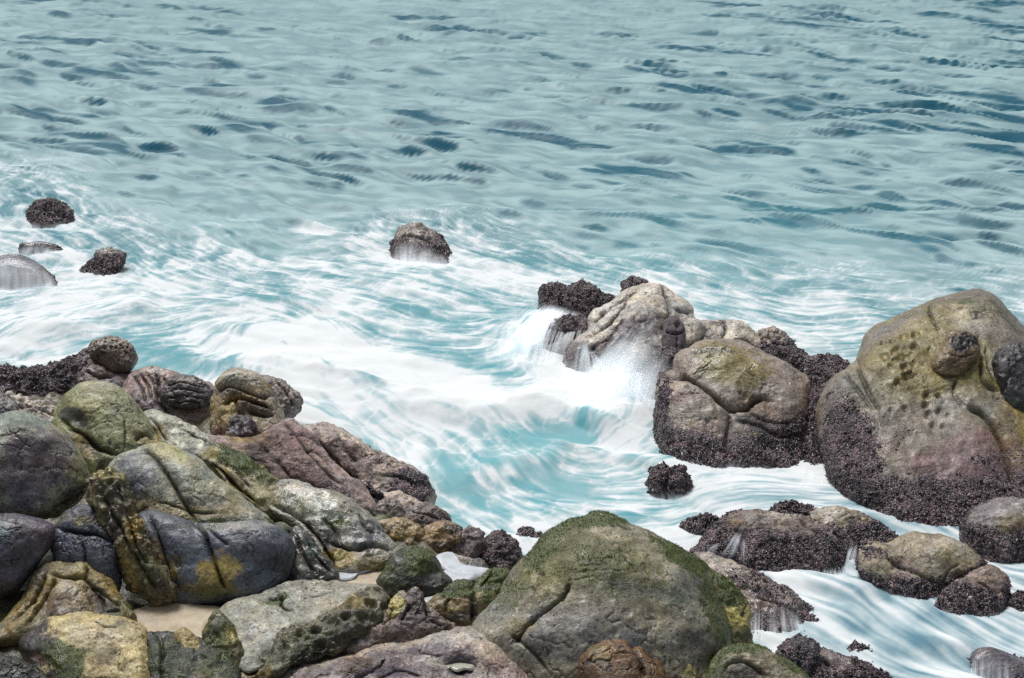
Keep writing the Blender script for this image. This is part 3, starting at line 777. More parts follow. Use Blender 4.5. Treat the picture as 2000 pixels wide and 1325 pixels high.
rock('slope', 'purple_slope', 'long purple sloping rock speckled with mussels, running down from the beaked head', 'rock slope',
     [(385,866),(405,852),(440,855),(490,852),(532,838),(560,820),(581,822),(611,848),(630,875),(650,903),(672,922),(700,940),(722,970),(735,1000),(700,1005),(640,985),(580,980),(540,960),(505,935),(470,915),(430,890)], 985, zg=.3, t=.9, p=2.2, tilt=.7, col=(168,150,148),
     paint=[('pink',580,910,90,50,.5,38),('pink',560,850,70,30,.5,30),('och',480,840,44,34,.8),('rust',500,870,30,30,.5),('crust',620,940,80,20,.42,30),('crust',660,960,50,16,.6,30),('dark',510,900,20,40,.5,-30),('crust',570,900,90,34,.42,40)],
     cr=[([(535,810),(575,845),(600,880),(640,925),(690,960)],5,6),([(490,850),(540,900),(580,950)],5,5),([(560,850),(590,850),(612,862)],3.5,4),([(590,880),(620,885),(650,915)],3.5,3)], bump=[(590,890,90,22,7,40)], group=G_POINT, wet=.3)
rock('outer', 'outer_slope', 'outermost long mussel-flecked rock sliding into the surf behind the purple slope', 'rock slope',
     [(592,838),(608,828),(626,824),(649,828),(679,845),(713,866),(743,885),(774,900),(804,911),(826,926),(839,949),(846,985),(835,1010),(790,1015),(745,1010),(715,1000),(690,965),(655,925),(630,890),(605,860)], 995, zg=.15, t=.85, p=2.3, tilt=.55, col=(160,146,142),
     paint=[('pale',680,850,60,12,.6,30),('pink',680,890,60,24,.6,35),('crust',800,950,56,44,.78),('crust',745,895,70,18,.45,28),('crust',650,860,40,14,.35,30),('crust',720,960,60,16,.9,35),('pale',770,935,40,9,.6,15),('dark',700,945,60,14,.8,42)],
     cr=[([(610,850),(640,890),(675,925),(715,960),(750,975)],6,9),([(662,845),(675,880),(700,905)],4,5),([(745,930),(790,935),(830,955)],5,5)], jag=.025, group=G_POINT)
rock('stub', 'dark_stub', 'upright black stub of rock in front of the beak-headed rock', 'rock',
     [(442,862),(448,845),(453,818),(470,812),(489,824),(491,850),(482,885),(458,890),(444,878)], 884, zg=.6, t=.85, col=(78,68,76), jag=.05, cr=[([(470,815),(472,850),(465,880)],4,5)], paint=[('pale',455,862,14,20,.4),('pur',475,830,16,20,.5)], group=G_POINT)

# ------------------------------------------------------------------ the shore shelf
rock('palelump', 'pale_rock', 'crumpled pale rock lying between the mussel ridge and the olive dome', 'rock',
     [(5,778),(25,772),(60,784),(105,793),(122,812),(118,840),(60,850),(10,830)], 845, zg=.5, t=.6, tilt=1.0, col=(180,172,164), jag=.07, cr=[([(20,800),(60,795),(110,815)],4,6),([(60,815),(100,825)],4,5)], group=G_SHELF)
rock('greywedge', 'grey_rock', 'plain grey wedge of rock behind the big purple-faced boulder', 'rock',
     [(-60,765),(-20,758),(0,764),(22,779),(38,800),(30,840),(-60,840)], 850, zg=.6, t=.7, col=(120,116,116), group=G_SHELF)
rock('olived', 'olive_dome', 'smooth olive-green dome with a jagged dark hollow in its flank', 'boulder',
     [(100,845),(106,815),(114,792),(132,766),(158,749),(185,744),(211,748),(241,763),(264,785),(283,812),(305,845),(325,880),(300,935),(250,965),(200,960),(160,930),(120,890)], 955, zg=.5, t=.85, col=(140,142,104), gain=1.2,
     paint=[('olive',160,780,60,40,.3),('pale',195,752,50,10,.4),('dark',145,815,34,15,.9,25),('och',165,870,24,34,.8,-25),('dark',185,880,14,46,.7,-25),('grey',270,820,40,40,.3),('och',290,858,36,10,.6)],
     bump=[(148,818,34,16,-9,25),(172,868,16,44,-8,-25),(180,852,10,10,4)], cr=[([(112,815),(135,835),(158,846),(180,868),(205,880),(235,890)],6,10),([(243,815),(245,850),(243,880)],2.5,4),([(262,862),(285,848),(305,858)],5,6)], group=G_SHELF, lump=.02, mid=.008)
rock('paleshelf', 'pale_rock', 'pale grey-green sloping rock between the olive dome and the pink wrinkled rock', 'rock',
     [(280,810),(300,802),(316,805),(341,813),(370,829),(399,846),(420,868),(425,900),(390,915),(340,890),(300,850)], 905, zg=.7, t=.7, tilt=.9, col=(172,174,160), cr=[([(286,812),(305,830),(320,860)],4,6),([(345,830),(380,850),(410,866)],3,3)],
     paint=[('och',310,842,18,16,.7),('olive',325,850,26,12,.5)], group=G_SHELF)
rock('purpleb', 'purple_boulder', 'big rounded boulder with a purple stain under a grey-green cap', 'boulder',
     [(-90,860),(-60,828),(0,813),(33,804),(70,813),(107,833),(136,858),(156,887),(171,920),(174,948),(160,975),(130,1000),(110,1012),(60,1016),(0,1016),(-90,1012)], 1012, zg=.98, t=.9, p=2.4, tilt=.25, col=(136,138,120), gain=1.2,
     paint=[('teal',40,822,80,22,.6),('pur',50,910,84,70,1),('pur',110,880,50,50,.8),('slate',20,960,60,40,.5),('olive',160,910,26,40,.6),('dark',150,965,30,16,.8),('rust',130,985,20,26,.4)], cr=[([(100,1000),(135,980),(172,955)],5,6)], group=G_SHELF, lump=.02, mid=.008)
rock('slate', 'slate_boulder', 'violet-grey smooth boulder directly below the purple-stained boulder', 'boulder',
     [(-80,1010),(-40,1000),(0,1004),(37,1006),(74,1011),(103,1023),(112,1038),(104,1065),(80,1095),(60,1125),(30,1160),(-20,1170),(-80,1165)], 1150, zg=.7, t=.85, tilt=.2, col=(88,82,96), paint=[('pur',60,1040,60,30,.6),('teal',5,1040,16,20,.8),('slate',20,1090,60,50,.6)], group=G_SHELF, lump=.015, mid=.008)
rock('slate2', 'slate_rock', 'blue-grey rock with a level crack, wedged between slate boulder and pitted column', 'rock',
     [(100,1075),(105,1035),(123,1002),(144,990),(173,986),(186,1002),(207,1027),(222,1049),(232,1064),(236,1080),(231,1110),(236,1140),(225,1165),(195,1150),(170,1125),(135,1120),(108,1110)], 1150, zg=.65, t=.75, tilt=.25, col=(82,86,100), gain=1.15,
     paint=[('olive',145,1015,36,16,.6),('dark',150,995,30,10,.6),('slate',180,1070,50,40,.6),('dark',120,1085,30,22,.6),('och',130,1005,20,4,.7)], cr=[([(108,1032),(150,1040),(190,1044),(230,1062)],5,10),([(160,1058),(166,1080),(170,1112)],4,6),([(190,1005),(205,1025)],4,5)],
     bump=[(200,1090,30,50,7)], group=G_SHELF, lump=.015, mid=.008)
rock('rootrock', 'ochre_footing', 'ochre rock with root-like ribs curling round a small dome', 'rock',
     [(-40,1260),(0,1215),(30,1180),(55,1140),(82,1100),(125,1092),(165,1098),(205,1125),(240,1165),(262,1195),(265,1235),(200,1260),(100,1260),(20,1265)], 1245, zg=.55, t=.6, p=2.3, tilt=.8, col=(108,98,66),
     paint=[('olive',150,1120,70,24,.6),('och',205,1135,24,40,.8,-40),('dark',60,1130,20,50,.8,30),('dark',110,1230,40,40,.8),('dark',200,1170,20,40,.7,-30),('moss',240,1190,26,20,.5),('och',40,1190,30,60,.5,45),('och',100,1140,40,16,.6,-30)],
     cr=[([(5,1225),(45,1185),(75,1150),(92,1110)],5,9),([(45,1235),(75,1180),(95,1150),(110,1130)],6,10),([(90,1118),(130,1128),(165,1128),(185,1150),(200,1165),(206,1195)],5,10),([(168,1128),(172,1112)],4,7),([(206,1195),(240,1190)],4,7),([(178,1140),(215,1165),(240,1180)],4,6)], group=G_SHELF)
rock('smalldome', 'small_dome', 'small sandy-brown dome behind the big pale sandstone block', 'boulder',
     [(86,1210),(92,1170),(107,1146),(127,1134),(148,1138),(168,1154),(181,1179),(184,1210),(170,1235),(130,1240),(95,1235)], 1232, zg=.6, t=.95, col=(148,132,106), gain=1.15, paint=[('pale',130,1145,26,14,.5),('slate',130,1198,50,14,.5),('rust',95,1180,20,20,.4)], group=G_SHELF, lump=.012, mid=.008)
rock('block', 'sandstone_block', 'big pale yellow sandstone block with a green-black corner', 'boulder',
     [(38,1260),(70,1222),(95,1203),(136,1198),(185,1199),(230,1204),(263,1215),(284,1228),(292,1245),(298,1282),(304,1330),(300,1370),(200,1385),(110,1370),(60,1320)], 1352, zg=.5, t=.8, p=2.9, tilt=.8, col=(186,170,124), gain=1.1,
     paint=[('pale',200,1240,70,30,.4),('yel',130,1270,60,30,.4),('moss',120,1290,46,34,.8,35),('dark',70,1275,50,60,1),('dark',100,1320,50,30,1),('rust',75,1285,20,10,.8,30),('dark',270,1240,20,10,.3),('dark',215,1280,26,14,.3)], cr=[([(185,1212),(200,1220),(235,1222)],2.5,4),([(130,1330),(200,1325),(300,1350)],5,7)], bump=[(70,1290,40,50,-10)], group=G_SHELF, lump=.02)
rock('cornerdark', 'dark_rock', 'dark mossy low rock under the green-black corner of the sandstone block', 'rock',
     [(-60,1290),(-20,1283),(20,1280),(60,1298),(95,1325),(100,1380),(-60,1390)], 1380, zg=.5, t=.7, tilt=.7, col=(44,48,46), paint=[('moss',10,1295,50,14,.45)], group=G_SHELF)
rock('smallblock', 'sandstone_stone', 'small pale sandstone stone beside the sand pool', 'stone',
     [(342,1240),(350,1230),(360,1228),(380,1241),(396,1265),(408,1292),(395,1318),(362,1322),(346,1295)], 1312, zg=.5, t=.85, col=(172,154,108), gain=1.1, paint=[('rust',380,1285,20,14,.4),('moss',372,1306,24,6,.7)], group=G_SHELF, lump=.01)
rock('poolrim', 'mossy_sill', 'dark green mossy sill of rock below the sand pool', 'rock',
     [(282,1250),(300,1236),(345,1231),(400,1246),(420,1250),(455,1290),(475,1330),(470,1390),(300,1390),(285,1320)], 1380, zg=.45, t=.55, tilt=1.0, col=(50,54,46), paint=[('moss',320,1290,60,60,.5),('moss',430,1300,50,40,.6),('och',400,1330,40,20,.3)], cr=[([(312,1240),(316,1280),(312,1330)],5,8)], group=G_SHELF)
rock('pitcol', 'pitted_column', 'narrow pitted ochre column leaning between slate rock and layered boulder', 'rock',
     [(172,950),(180,934),(195,921),(218,913),(236,932),(253,969),(262,998),(276,1023),(294,1068),(304,1097),(322,1125),(345,1165),(325,1180),(285,1165),(255,1140),(236,1105),(222,1068),(200,1031),(182,986)], 1170, zg=.6, t=1.0, p=2.2, tilt=.3, col=(108,100,74), jag=.06, gain=1.15,
     paint=[('yel',210,930,34,14,.6,20),('och',262,1030,22,30,.9),('dark',225,975,30,30,.6),('dark',225,1030,16,40,.7,-20),('moss',280,1110,26,44,.6,-30),('och',255,1110,14,40,.7,-20),('dark',300,1130,14,40,.7,-30)],
     cr=[([(195,960),(215,1000),(240,1040),(255,1080)],5,8),([(225,930),(245,985),(265,1060),(290,1110)],5,7),([(255,1070),(275,1110),(310,1160)],5,8)], honey=(.10,.03,[(225,950,40,40),(235,1010,30,40)]), group=G_SHELF)
rock('layer_up', 'layered_boulder', 'blue-grey speckled boulder with a curved black crack, upper of the two layers', 'boulder',
     [(210,925),(222,900),(236,890),(257,881),(284,868),(321,864),(354,876),(382,894),(407,919),(436,943),(465,964),(490,984),(520,1006),(535,1030),(490,1052),(420,1060),(350,1060),(300,1045),(262,1010),(235,965)], 1030, zg=.95, t=.85, p=2.3, tilt=.6, col=(144,146,134), gain=1.3,
     paint=[('slate',270,935,50,50,.8),('yel',330,885,60,22,.6,30),('olive',420,960,60,24,.5,38),('och',300,990,40,26,.5),('dark',290,960,20,40,.3),('och',400,1000,100,14,.5),('moss',450,1018,110,8,.7),('rust',370,975,20,8,.3)],
     cr=[([(266,878),(290,884),(306,898),(331,934),(350,968),(368,996),(390,1030)],5,11),([(300,980),(330,985),(380,1000),(430,1004)],4,4)], bump=[(270,930,50,46,8,30),(390,940,80,36,7,38)], group=G_SHELF, lump=.02, mid=.008)
rock('layer_low', 'layered_boulder', 'blue-black bulging boulder with ochre flanks, lower of the two layers', 'boulder',
     [(262,1020),(284,1000),(320,1002),(360,1014),(420,1022),(500,1018),(545,1030),(566,1050),(577,1075),(572,1115),(550,1150),(505,1172),(440,1185),(380,1190),(335,1180),(305,1130),(280,1075)], 1165, zg=.6, t=.8, p=2.6, tilt=.35, col=(90,97,110),
     paint=[('slate',470,1060,110,34,.8),('slate',340,1055,40,50,.8),('pale',450,1028,90,9,.4),('och',430,1110,50,36,.9),('yel',440,1105,30,20,.4),('och',325,1115,34,30,.7),('olive',400,1150,90,20,.7),('dark',540,1100,50,22,.7),('moss',410,1160,70,12,.5),('moss',380,1030,60,8,.5),('och',300,1080,20,30,.6)],
     cr=[([(372,1010),(398,1038),(411,1076),(430,1130),(445,1160)],5,11),([(285,998),(304,1043),(317,1084),(328,1135)],6,11),([(405,1030),(425,1050),(450,1070)],3.5,5)], bump=[(350,1070,36,44,7),(490,1060,80,30,8)], group=G_SHELF, lump=.02, mid=.008)
rock('greentop', 'green_topped_rock', 'rock with a bright green algae cap over ochre, seaward of the layered boulder', 'rock',
     [(386,892),(400,880),(423,873),(442,874),(475,884),(502,903),(525,922),(545,942),(560,968),(570,1010),(530,1020),(490,995),(460,970),(430,935),(405,910)], 1005, zg=.7, t=.85, tilt=.7, col=(140,134,96),
     paint=[('moss',470,898,56,22,1,33),('moss',520,938,26,20,.7,33),('och',450,930,50,16,.8,38),('grey',475,945,40,12,.6,40),('dark',430,920,40,7,.7,42),('yel',415,885,24,10,.5)], cr=[([(395,897),(430,920),(465,955),(500,985)],5,9),([(415,890),(455,915),(490,955)],4,5)], group=G_SHELF)
rock('wetslope', 'wet_slope', 'wet grey-green draped rock running down to the foam puddle', 'rock slope',
     [(515,985),(530,950),(545,938),(580,943),(626,957),(664,964),(696,985),(732,1010),(752,1036),(780,1065),(785,1090),(760,1110),(715,1125),(665,1130),(640,1118),(612,1075),(575,1035),(540,1010)], 1115, zg=.5, t=.65, p=2.3, tilt=.9, col=(150,148,138),
     paint=[('pale',610,975,70,20,.7,20),('white',640,990,50,9,.4,30),('moss',665,1022,40,14,.75),('moss',585,985,50,12,.6,35),('teal',640,1020,60,30,.6,30),('dark',640,1050,70,22,.7,40),('slate',715,1035,50,26,.7),('och',665,1085,36,22,1),('yel',660,1080,24,10,.5),('olive',720,1100,30,14,.6),('wet',640,1010,110,60,.9,30),('dark',700,1062,40,8,.6,20)],
     cr=[([(530,985),(570,1000),(610,1040),(640,1085),(655,1115)],6,10),([(640,1060),(665,1064),(690,1070),(730,1062),(770,1075)],5,9),([(625,1010),(655,1035),(665,1062)],5,7),([(700,1000),(715,1030),(735,1040)],4,5)], bump=[(670,1085,36,18,-6),(640,985,60,20,6,25)], group=G_SHELF)
rock('wetflank', 'wet_flank', 'black glassy flank of rock between the lower layered boulder and the draped wet rock', 'rock',
     [(565,1045),(580,1028),(605,1045),(632,1080),(658,1110),(660,1135),(620,1150),(570,1150),(556,1110)], 1142, zg=.55, t=.7, tilt=.6, col=(86,88,84), wet=.8, cr=[([(575,1040),(590,1080),(620,1125)],5,8),([(600,1050),(625,1090),(650,1120)],4,7)], paint=[('pale',590,1100,14,20,.4),('teal',610,1070,16,14,.6)], group=G_SHELF)
rock('tipslab', 'barnacled_slab', 'pale barnacled slab leaning between grey cobbles at the tip', 'rock slab',
     [(748,968),(760,959),(778,961),(800,968),(825,980),(840,1000),(800,1015),(770,1000)], 1005, zg=.45, t=.6, tilt=1.0, col=(176,162,154), crust0=.2, group=G_SMALL)
rock('tip1', 'cobble', 'rounded grey cobble beside the white foam puddle', 'stone',
     [(730,998),(740,979),(758,971),(778,978),(796,992),(800,1012),(765,1025),(735,1016)], 1014, zg=.45, t=.85, col=(134,124,120), cr=[([(750,975),(760,1005)],3,3)], group=G_SMALL)
rock('tip2', 'cobble', 'wrinkled grey cobble under the barnacled slab, nearest the surf', 'stone',
     [(788,1004),(808,990),(834,984),(857,990),(874,1008),(876,1030),(830,1040),(795,1026)], 1028, zg=.4, t=.85, col=(128,116,114), crust0=.2, group=G_SMALL, cr=[([(800,1000),(830,1005),(865,1015)],3,3)])
rock('tip3', 'ochre_stone', 'ochre-faced stone below the rounded grey cobble', 'stone',
     [(732,1022),(758,1016),(781,1011),(802,1016),(825,1032),(832,1055),(818,1082),(780,1075),(745,1050)], 1068, zg=.4, t=.85, col=(150,134,104), paint=[('och',795,1045,30,18,.8),('crust',775,1030,30,12,.5),('dark',815,1060,14,16,.6)], group=G_SMALL)
rock('tip4', 'ochre_stone', 'ochre-brown wedge stone below the wrinkled grey cobble', 'stone',
     [(815,1062),(828,1034),(853,1022),(882,1020),(908,1035),(900,1062),(865,1082),(830,1085)], 1070, zg=.4, t=.85, col=(146,124,96), paint=[('och',850,1045,26,16,.7),('crust',885,1035,26,14,.6),('dark',870,1065,30,8,.6)], group=G_SMALL)
rock('tip5', 'barnacled_stone', 'purple-grey barnacled stone between the ochre wedge and the shaggy round stone', 'stone',
     [(876,1082),(888,1052),(908,1034),(928,1030),(942,1045),(948,1070),(930,1095),(895,1098)], 1088, zg=.3, t=.85, col=(124,108,110), crust0=.4, jag=.03, group=G_SMALL)
rock('tip6', 'barnacled_stone', 'shaggy round purple-black stone at the water edge beside the huge mossy boulder', 'stone',
     [(935,1085),(939,1058),(960,1044),(981,1043),(999,1052),(1012,1070),(1016,1100),(1000,1128),(960,1130),(938,1112)], 1112, zg=.2, t=.95, col=(104,88,92), crust0=.62, jag=.05, group=G_SMALL)
rock('tip7', 'barnacled_stone', 'small dark rock poking out of the water behind the huge mossy boulder', 'stone',
     [(1005,1060),(1014,1041),(1029,1033),(1044,1038),(1058,1052),(1055,1075),(1020,1078)], 1058, zg=0, t=.9, col=(110,94,96), crust0=.45, cz=.4, jag=.04, group=G_SMALL)
rock('tip8', 'flat_stone', 'flat pale grey stone in front of the purple-grey barnacled stone', 'stone',
     [(862,1088),(880,1082),(900,1084),(925,1093),(915,1112),(885,1110)], 1100, zg=.4, t=.6, tilt=1.0, col=(160,154,146), group=G_SMALL)
rock('tip9', 'flat_stone', 'small dark grey pebble-smooth stone leaning on the shaggy round stone', 'stone',
     [(916,1106),(925,1093),(938,1090),(950,1104),(955,1120),(935,1130),(918,1124)], 1120, zg=.4, t=.85, col=(108,108,108), group=G_SMALL, lump=.006)
rock('mossy', 'mossy_hump', 'dark hump with a bright green moss cap on the white foam puddle', 'mossy rock',
     [(735,1140),(750,1112),(760,1096),(768,1082),(787,1071),(814,1069),(838,1077),(856,1096),(866,1112),(885,1135),(875,1165),(820,1185),(765,1180)], 1168, zg=.45, t=.95, tilt=.3, col=(72,76,66), paint=[('moss',812,1083,46,16,1),('moss',800,1105,56,24,.7),('dark',830,1140,44,22,.8),('moss',770,1140,30,20,.5)], bump=[(840,1130,24,22,-8)], group=G_SHELF, lump=.015)
rock('mossa', 'mossy_rock', 'green moss-covered lump tucked against the huge mossy boulder', 'mossy rock',
     [(922,1158),(930,1138),(942,1120),(957,1111),(979,1109),(1000,1116),(1005,1140),(985,1170),(945,1180)], 1165, zg=.5, t=.9, col=(92,100,62), paint=[('moss',962,1124,40,22,1),('dark',960,1158,36,10,.5)], cr=[([(932,1150),(950,1130),(960,1112)],4,6)], group=G_SHELF, lump=.015)
rock('mossb', 'mossy_rock', 'split brown-flanked rock with moss on top, below the green mossy lump', 'mossy rock',
     [(828,1182),(845,1168),(868,1158),(904,1149),(934,1152),(968,1157),(970,1190),(945,1222),(915,1236),(870,1222),(840,1205)], 1222, zg=.5, t=.9, tilt=.3, col=(120,108,76), paint=[('moss',900,1158,60,12,1),('moss',950,1165,24,16,.8),('och',885,1180,26,20,.6),('dark',905,1205,40,14,.7),('dark',928,1180,7,30,.9)], cr=[([(928,1152),(922,1180),(926,1225)],6,10),([(878,1165),(868,1195)],4,5)], group=G_SHELF)
rock('mossc', 'mossy_rock', 'low dark green moss strip between the moss-capped hump and the split rock', 'mossy rock',
     [(858,1152),(870,1143),(895,1131),(924,1137),(925,1155),(895,1172),(865,1170)], 1165, zg=.48, t=.7, tilt=.8, col=(70,78,58), paint=[('moss',895,1145,40,14,.9)], group=G_SHELF, lump=.01)
rock('greyslab', 'grey_slab', 'broad flat grey slab with a small notch, beside the sand pool', 'rock slab',
     [(420,1215),(432,1186),(460,1172),(499,1161),(529,1149),(568,1137),(604,1134),(655,1136),(700,1143),(745,1150),(740,1175),(700,1205),(640,1235),(575,1270),(530,1300),(478,1315),(455,1290),(440,1250)], 1300, zg=.5, t=.42, p=2.6, tilt=1.35, col=(150,150,138), gain=1.1,
     paint=[('pale',490,1240,44,40,.3),('pale',630,1165,60,20,.3),('moss',540,1170,30,12,.7,-15),('dark',545,1178,12,8,.7),('moss',655,1140,70,6,.4),('dark',600,1230,120,9,.5,-25),('pur',580,1180,40,20,.2)], cr=[([(520,1164),(548,1162),(550,1180),(575,1195)],4,9)], bump=[(535,1168,22,8,-7)], group=G_SHELF, lump=.02)
rock('slabflank', 'mossy_flank', 'yellow-green mossy rock at the end of the grey slab by the sand pool', 'rock',
     [(398,1240),(403,1222),(415,1197),(434,1193),(455,1222),(468,1255),(478,1290),(465,1325),(430,1320),(405,1280)], 1318, zg=.45, t=.75, tilt=.5, col=(92,90,56), paint=[('moss',430,1260,40,50,.6),('yel',450,1240,14,26,.7),('dark',425,1215,18,20,.5)], group=G_SHELF)
rock('pitridge', 'pitted_ridge', 'long dark ridge eaten into pits, along the lower edge of the grey slab', 'rock ridge',
     [(462,1340),(475,1300),(500,1278),(527,1262),(544,1240),(580,1221),(610,1209),(646,1191),(679,1173),(703,1155),(733,1149),(756,1160),(764,1178),(752,1205),(730,1228),(690,1252),(668,1275),(630,1292),(592,1303),(550,1318),(515,1345),(480,1360)], 1330, zg=.45, t=1.0, p=2.2, tilt=.8, col=(92,88,70), gain=1.15,
     honey=(.14,.06,[(610,1240,170,60,1,-28),(720,1180,60,40,1),(500,1310,60,40,1)]), jag=.03, paint=[('och',700,1175,44,14,.6,-20),('moss',600,1250,120,30,.45,-28),('och',500,1315,34,24,.5),('dark',640,1255,90,20,.5,-28)], group=G_SHELF)
rock('ridge2', 'thin_ridge', 'thin purple-brown ridge with a yellow notch, between pitted ridge and stained slab', 'rock ridge',
     [(628,1290),(655,1264),(694,1242),(724,1221),(748,1197),(763,1176),(784,1165),(797,1166),(811,1152),(825,1158),(832,1174),(852,1191),(862,1206),(888,1222),(870,1245),(805,1262),(760,1262),(715,1270),(670,1295),(640,1298)], 1262, zg=.5, t=1.0, p=2.2, tilt=.5, col=(118,104,98),
     paint=[('yel',768,1190,16,30,.9,30),('dark',815,1170,20,16,.6),('pur',800,1220,60,24,.5),('dark',660,1280,30,10,.7)], cr=[([(765,1185),(758,1205),(745,1220)],5,9),([(790,1170),(795,1190),(780,1215)],4,6),([(835,1180),(840,1210),(875,1222)],5,6)], honey=(.10,.025,[(820,1175,30,30),(860,1215,30,20),(660,1280,34,14)]), jag=.03, group=G_SHELF)
rock('stain', 'stained_slab', 'broad purple-brown stained slab holding a little rain pool', 'rock slab',
     [(520,1350),(535,1315),(556,1299),(604,1287),(670,1282),(715,1263),(760,1248),(820,1245),(868,1230),(910,1222),(949,1228),(985,1242),(1008,1254),(1033,1272),(1053,1295),(1072,1330),(1085,1390),(900,1440),(700,1440),(540,1410)], 1400, zg=.4, t=.75, p=2.4, tilt=.75, col=(160,148,138), gain=1.15,
     paint=[('pur',800,1300,170,34,1,-3),('pur',640,1320,110,34,.8),('pur',800,1310,150,24,.7,-3),('pink',1000,1300,60,40,.6),('rust',690,1300,40,20,.8,-15),('rust',760,1290,60,14,.3),('pale',890,1240,80,14,.4),('pale',850,1292,34,9,.6,10),('dark',902,1298,40,17,.8),('pink',960,1310,18,10,.5)],
     cr=[([(685,1310),(700,1325),(740,1300),(750,1280)],3.5,5),([(820,1262),(825,1275),(870,1282)],3,3),([(730,1330),(780,1310),(830,1325)],3.5,4)], bump=[(900,1298,38,15,-14),(690,1304,40,20,6)], group=G_SHELF, lump=.02)
rock('huge', 'huge_mossy_boulder', 'huge green-topped grey boulder with a slanting crack, the nearest to the camera', 'boulder',
     [(905,1250),(927,1217),(945,1196),(969,1166),(993,1127),(1011,1100),(1038,1076),(1059,1049),(1080,1034),(1110,1019),(1140,1012),(1158,1004),(1179,1002),(1202,1009),(1227,1024),(1260,1037),(1296,1055),(1332,1073),(1362,1097),(1382,1121),(1396,1151),(1410,1184),(1424,1214),(1432,1240),(1432,1270),(1420,1310),(1395,1370),(1290,1420),(1130,1430),(1010,1400),(930,1320)], 1375, zg=.35, t=.85, p=2.4, tilt=.5, col=(140,136,122), gain=1.1,
     paint=[('moss',1180,1018,110,22,1),('moss',1060,1075,60,24,.8,-45),('moss',1320,1080,100,22,.95,32),('moss',1190,1085,220,84,.58),('olive',1180,1090,220,90,.6),('moss',1000,1160,36,70,.6,35),('yel',1060,1120,40,34,.45),('olive',1090,1130,90,60,.5),('moss',1400,1190,30,80,.75,-20),('moss',1280,1160,90,60,.36),('teal',1300,1160,60,30,.5),('dark',1350,1130,50,40,.5),('slate',1130,1250,150,60,.55),('grey',1200,1180,120,60,.5),('pur',1040,1200,50,14,.2),('olive',1010,1225,34,20,.6),('dark',1370,1262,60,26,.5)],
     cr=[([(1115,1138),(1108,1155),(1092,1174),(1066,1192),(1034,1216),(1010,1245),(1000,1258)],5,11),([(1190,1010),(1215,1028),(1236,1036)],3,4),([(995,1240),(1010,1250),(1040,1275),(1075,1320)],5,5)], bump=[(1080,1110,90,60,7,-30),(1150,1230,110,60,9)], pits=[(1143,1119,5,3),(1222,1200,9,4),(1200,1237,8,4),(1030,1120,4,2)], group=G_SHELF, lump=.02, mid=.010, facet=2)
rock('flank', 'flank', 'bright green mossy flank split off by a deep crack', None,
     [(1300,1075),(1326,1069),(1350,1082),(1380,1100),(1416,1127),(1446,1154),(1464,1178),(1468,1200),(1464,1228),(1467,1250),(1470,1290),(1440,1330),(1400,1320),(1390,1250),(1350,1150)], 0, dist=None, zg=0, parent='huge', t=.6, tilt=.5, col=(130,126,80), on='huge', sink=.045,
     paint=[('moss',1390,1115,80,40,1,38),('moss',1430,1160,40,24,.9),('yel',1445,1205,26,30,.7),('dark',1450,1250,24,26,.6),('moss',1430,1240,20,30,.5)], cr=[([(1450,1200),(1462,1180)],3,3)])
rock('brown', 'brown_boulder', 'rust-brown rounded boulder with a curved crack, against the huge mossy boulder', 'boulder',
     [(1126,1320),(1130,1285),(1143,1264),(1164,1251),(1188,1245),(1215,1244),(1235,1250),(1260,1264),(1278,1280),(1292,1295),(1302,1320),(1306,1370),(1260,1420),(1180,1420),(1132,1385)], 1385, zg=.5, t=.9, col=(118,88,54), gain=1.1,
     paint=[('rust',1200,1290,80,40,.6),('olive',1165,1270,30,16,.5),('dark',1150,1320,40,26,.3)], cr=[([(1227,1245),(1243,1265),(1254,1292),(1258,1325)],6,11),([(1258,1263),(1280,1285),(1294,1310)],4,5)], group=G_SHELF, lump=.012, mid=.006)
rock('lowgreen', 'low_mossy_boulder', 'low mossy boulder with a dark arch-shaped face, under the huge mossy boulder', 'boulder',
     [(1366,1335),(1378,1307),(1401,1276),(1419,1264),(1450,1258),(1482,1263),(1513,1277),(1545,1292),(1568,1310),(1586,1335),(1590,1400),(1470,1430),(1370,1410)], 1395, zg=.35, t=.85, col=(128,122,104), gain=1.1,
     paint=[('moss',1450,1266,80,18,.9),('moss',1540,1300,44,20,.8,30),('moss',1395,1300,30,40,.7),('dark',1450,1320,50,36,.8),('grey',1480,1280,50,10,.4)], cr=[([(1412,1320),(1420,1295),(1445,1288),(1470,1300),(1505,1325)],5,8)], group=G_SHELF, lump=.015)
rock('wedge', 'ochre_stone', 'tiny ochre stone in the dark gap between brown boulder and low mossy boulder', 'stone',
     [(1326,1335),(1334,1313),(1345,1297),(1358,1308),(1366,1335),(1360,1370),(1330,1370)], 1362, zg=.4, t=.8, col=(120,112,56), paint=[('moss',1345,1320,20,20,.5)], group=G_SMALL, lump=.006)
# ------------------------------------------------------------------ shelf under the boulders, sand, puddles
def poly_world(px_pts, z):
    return np.array([ground(a, b, z) for a, b in px_pts])

shore_px = [(-300,760),(-20,760),(150,760),(280,770),(420,800),(520,830),(600,870),(660,930),(730,985),(810,1005),(880,1050),(960,1090),(1050,1110),(1200,1180),(1330,1220),(1440,1262),(1520,1310),(1600,1400),(1640,1500)]
shore = poly_world(shore_px, 0.3)[:, :2]
shore = np.concatenate([shore, [[2.6, 8.0], [3.4, 3.0], [-40, 3.0], [-40, shore[0, 1] + 2.0], [shore[0, 0] - 6, shore[0, 1] + .6]]])

def inside(x, y, poly):
    r = np.zeros(len(x), bool)
    for k in range(len(poly)):
        x1, y1 = poly[k]; x2, y2 = poly[(k + 1) % len(poly)]
        c = ((y1 > y) != (y2 > y)) & (x < (x2 - x1) * (y - y1) / (y2 - y1 + 1e-12) + x1)
        r ^= c
    return r

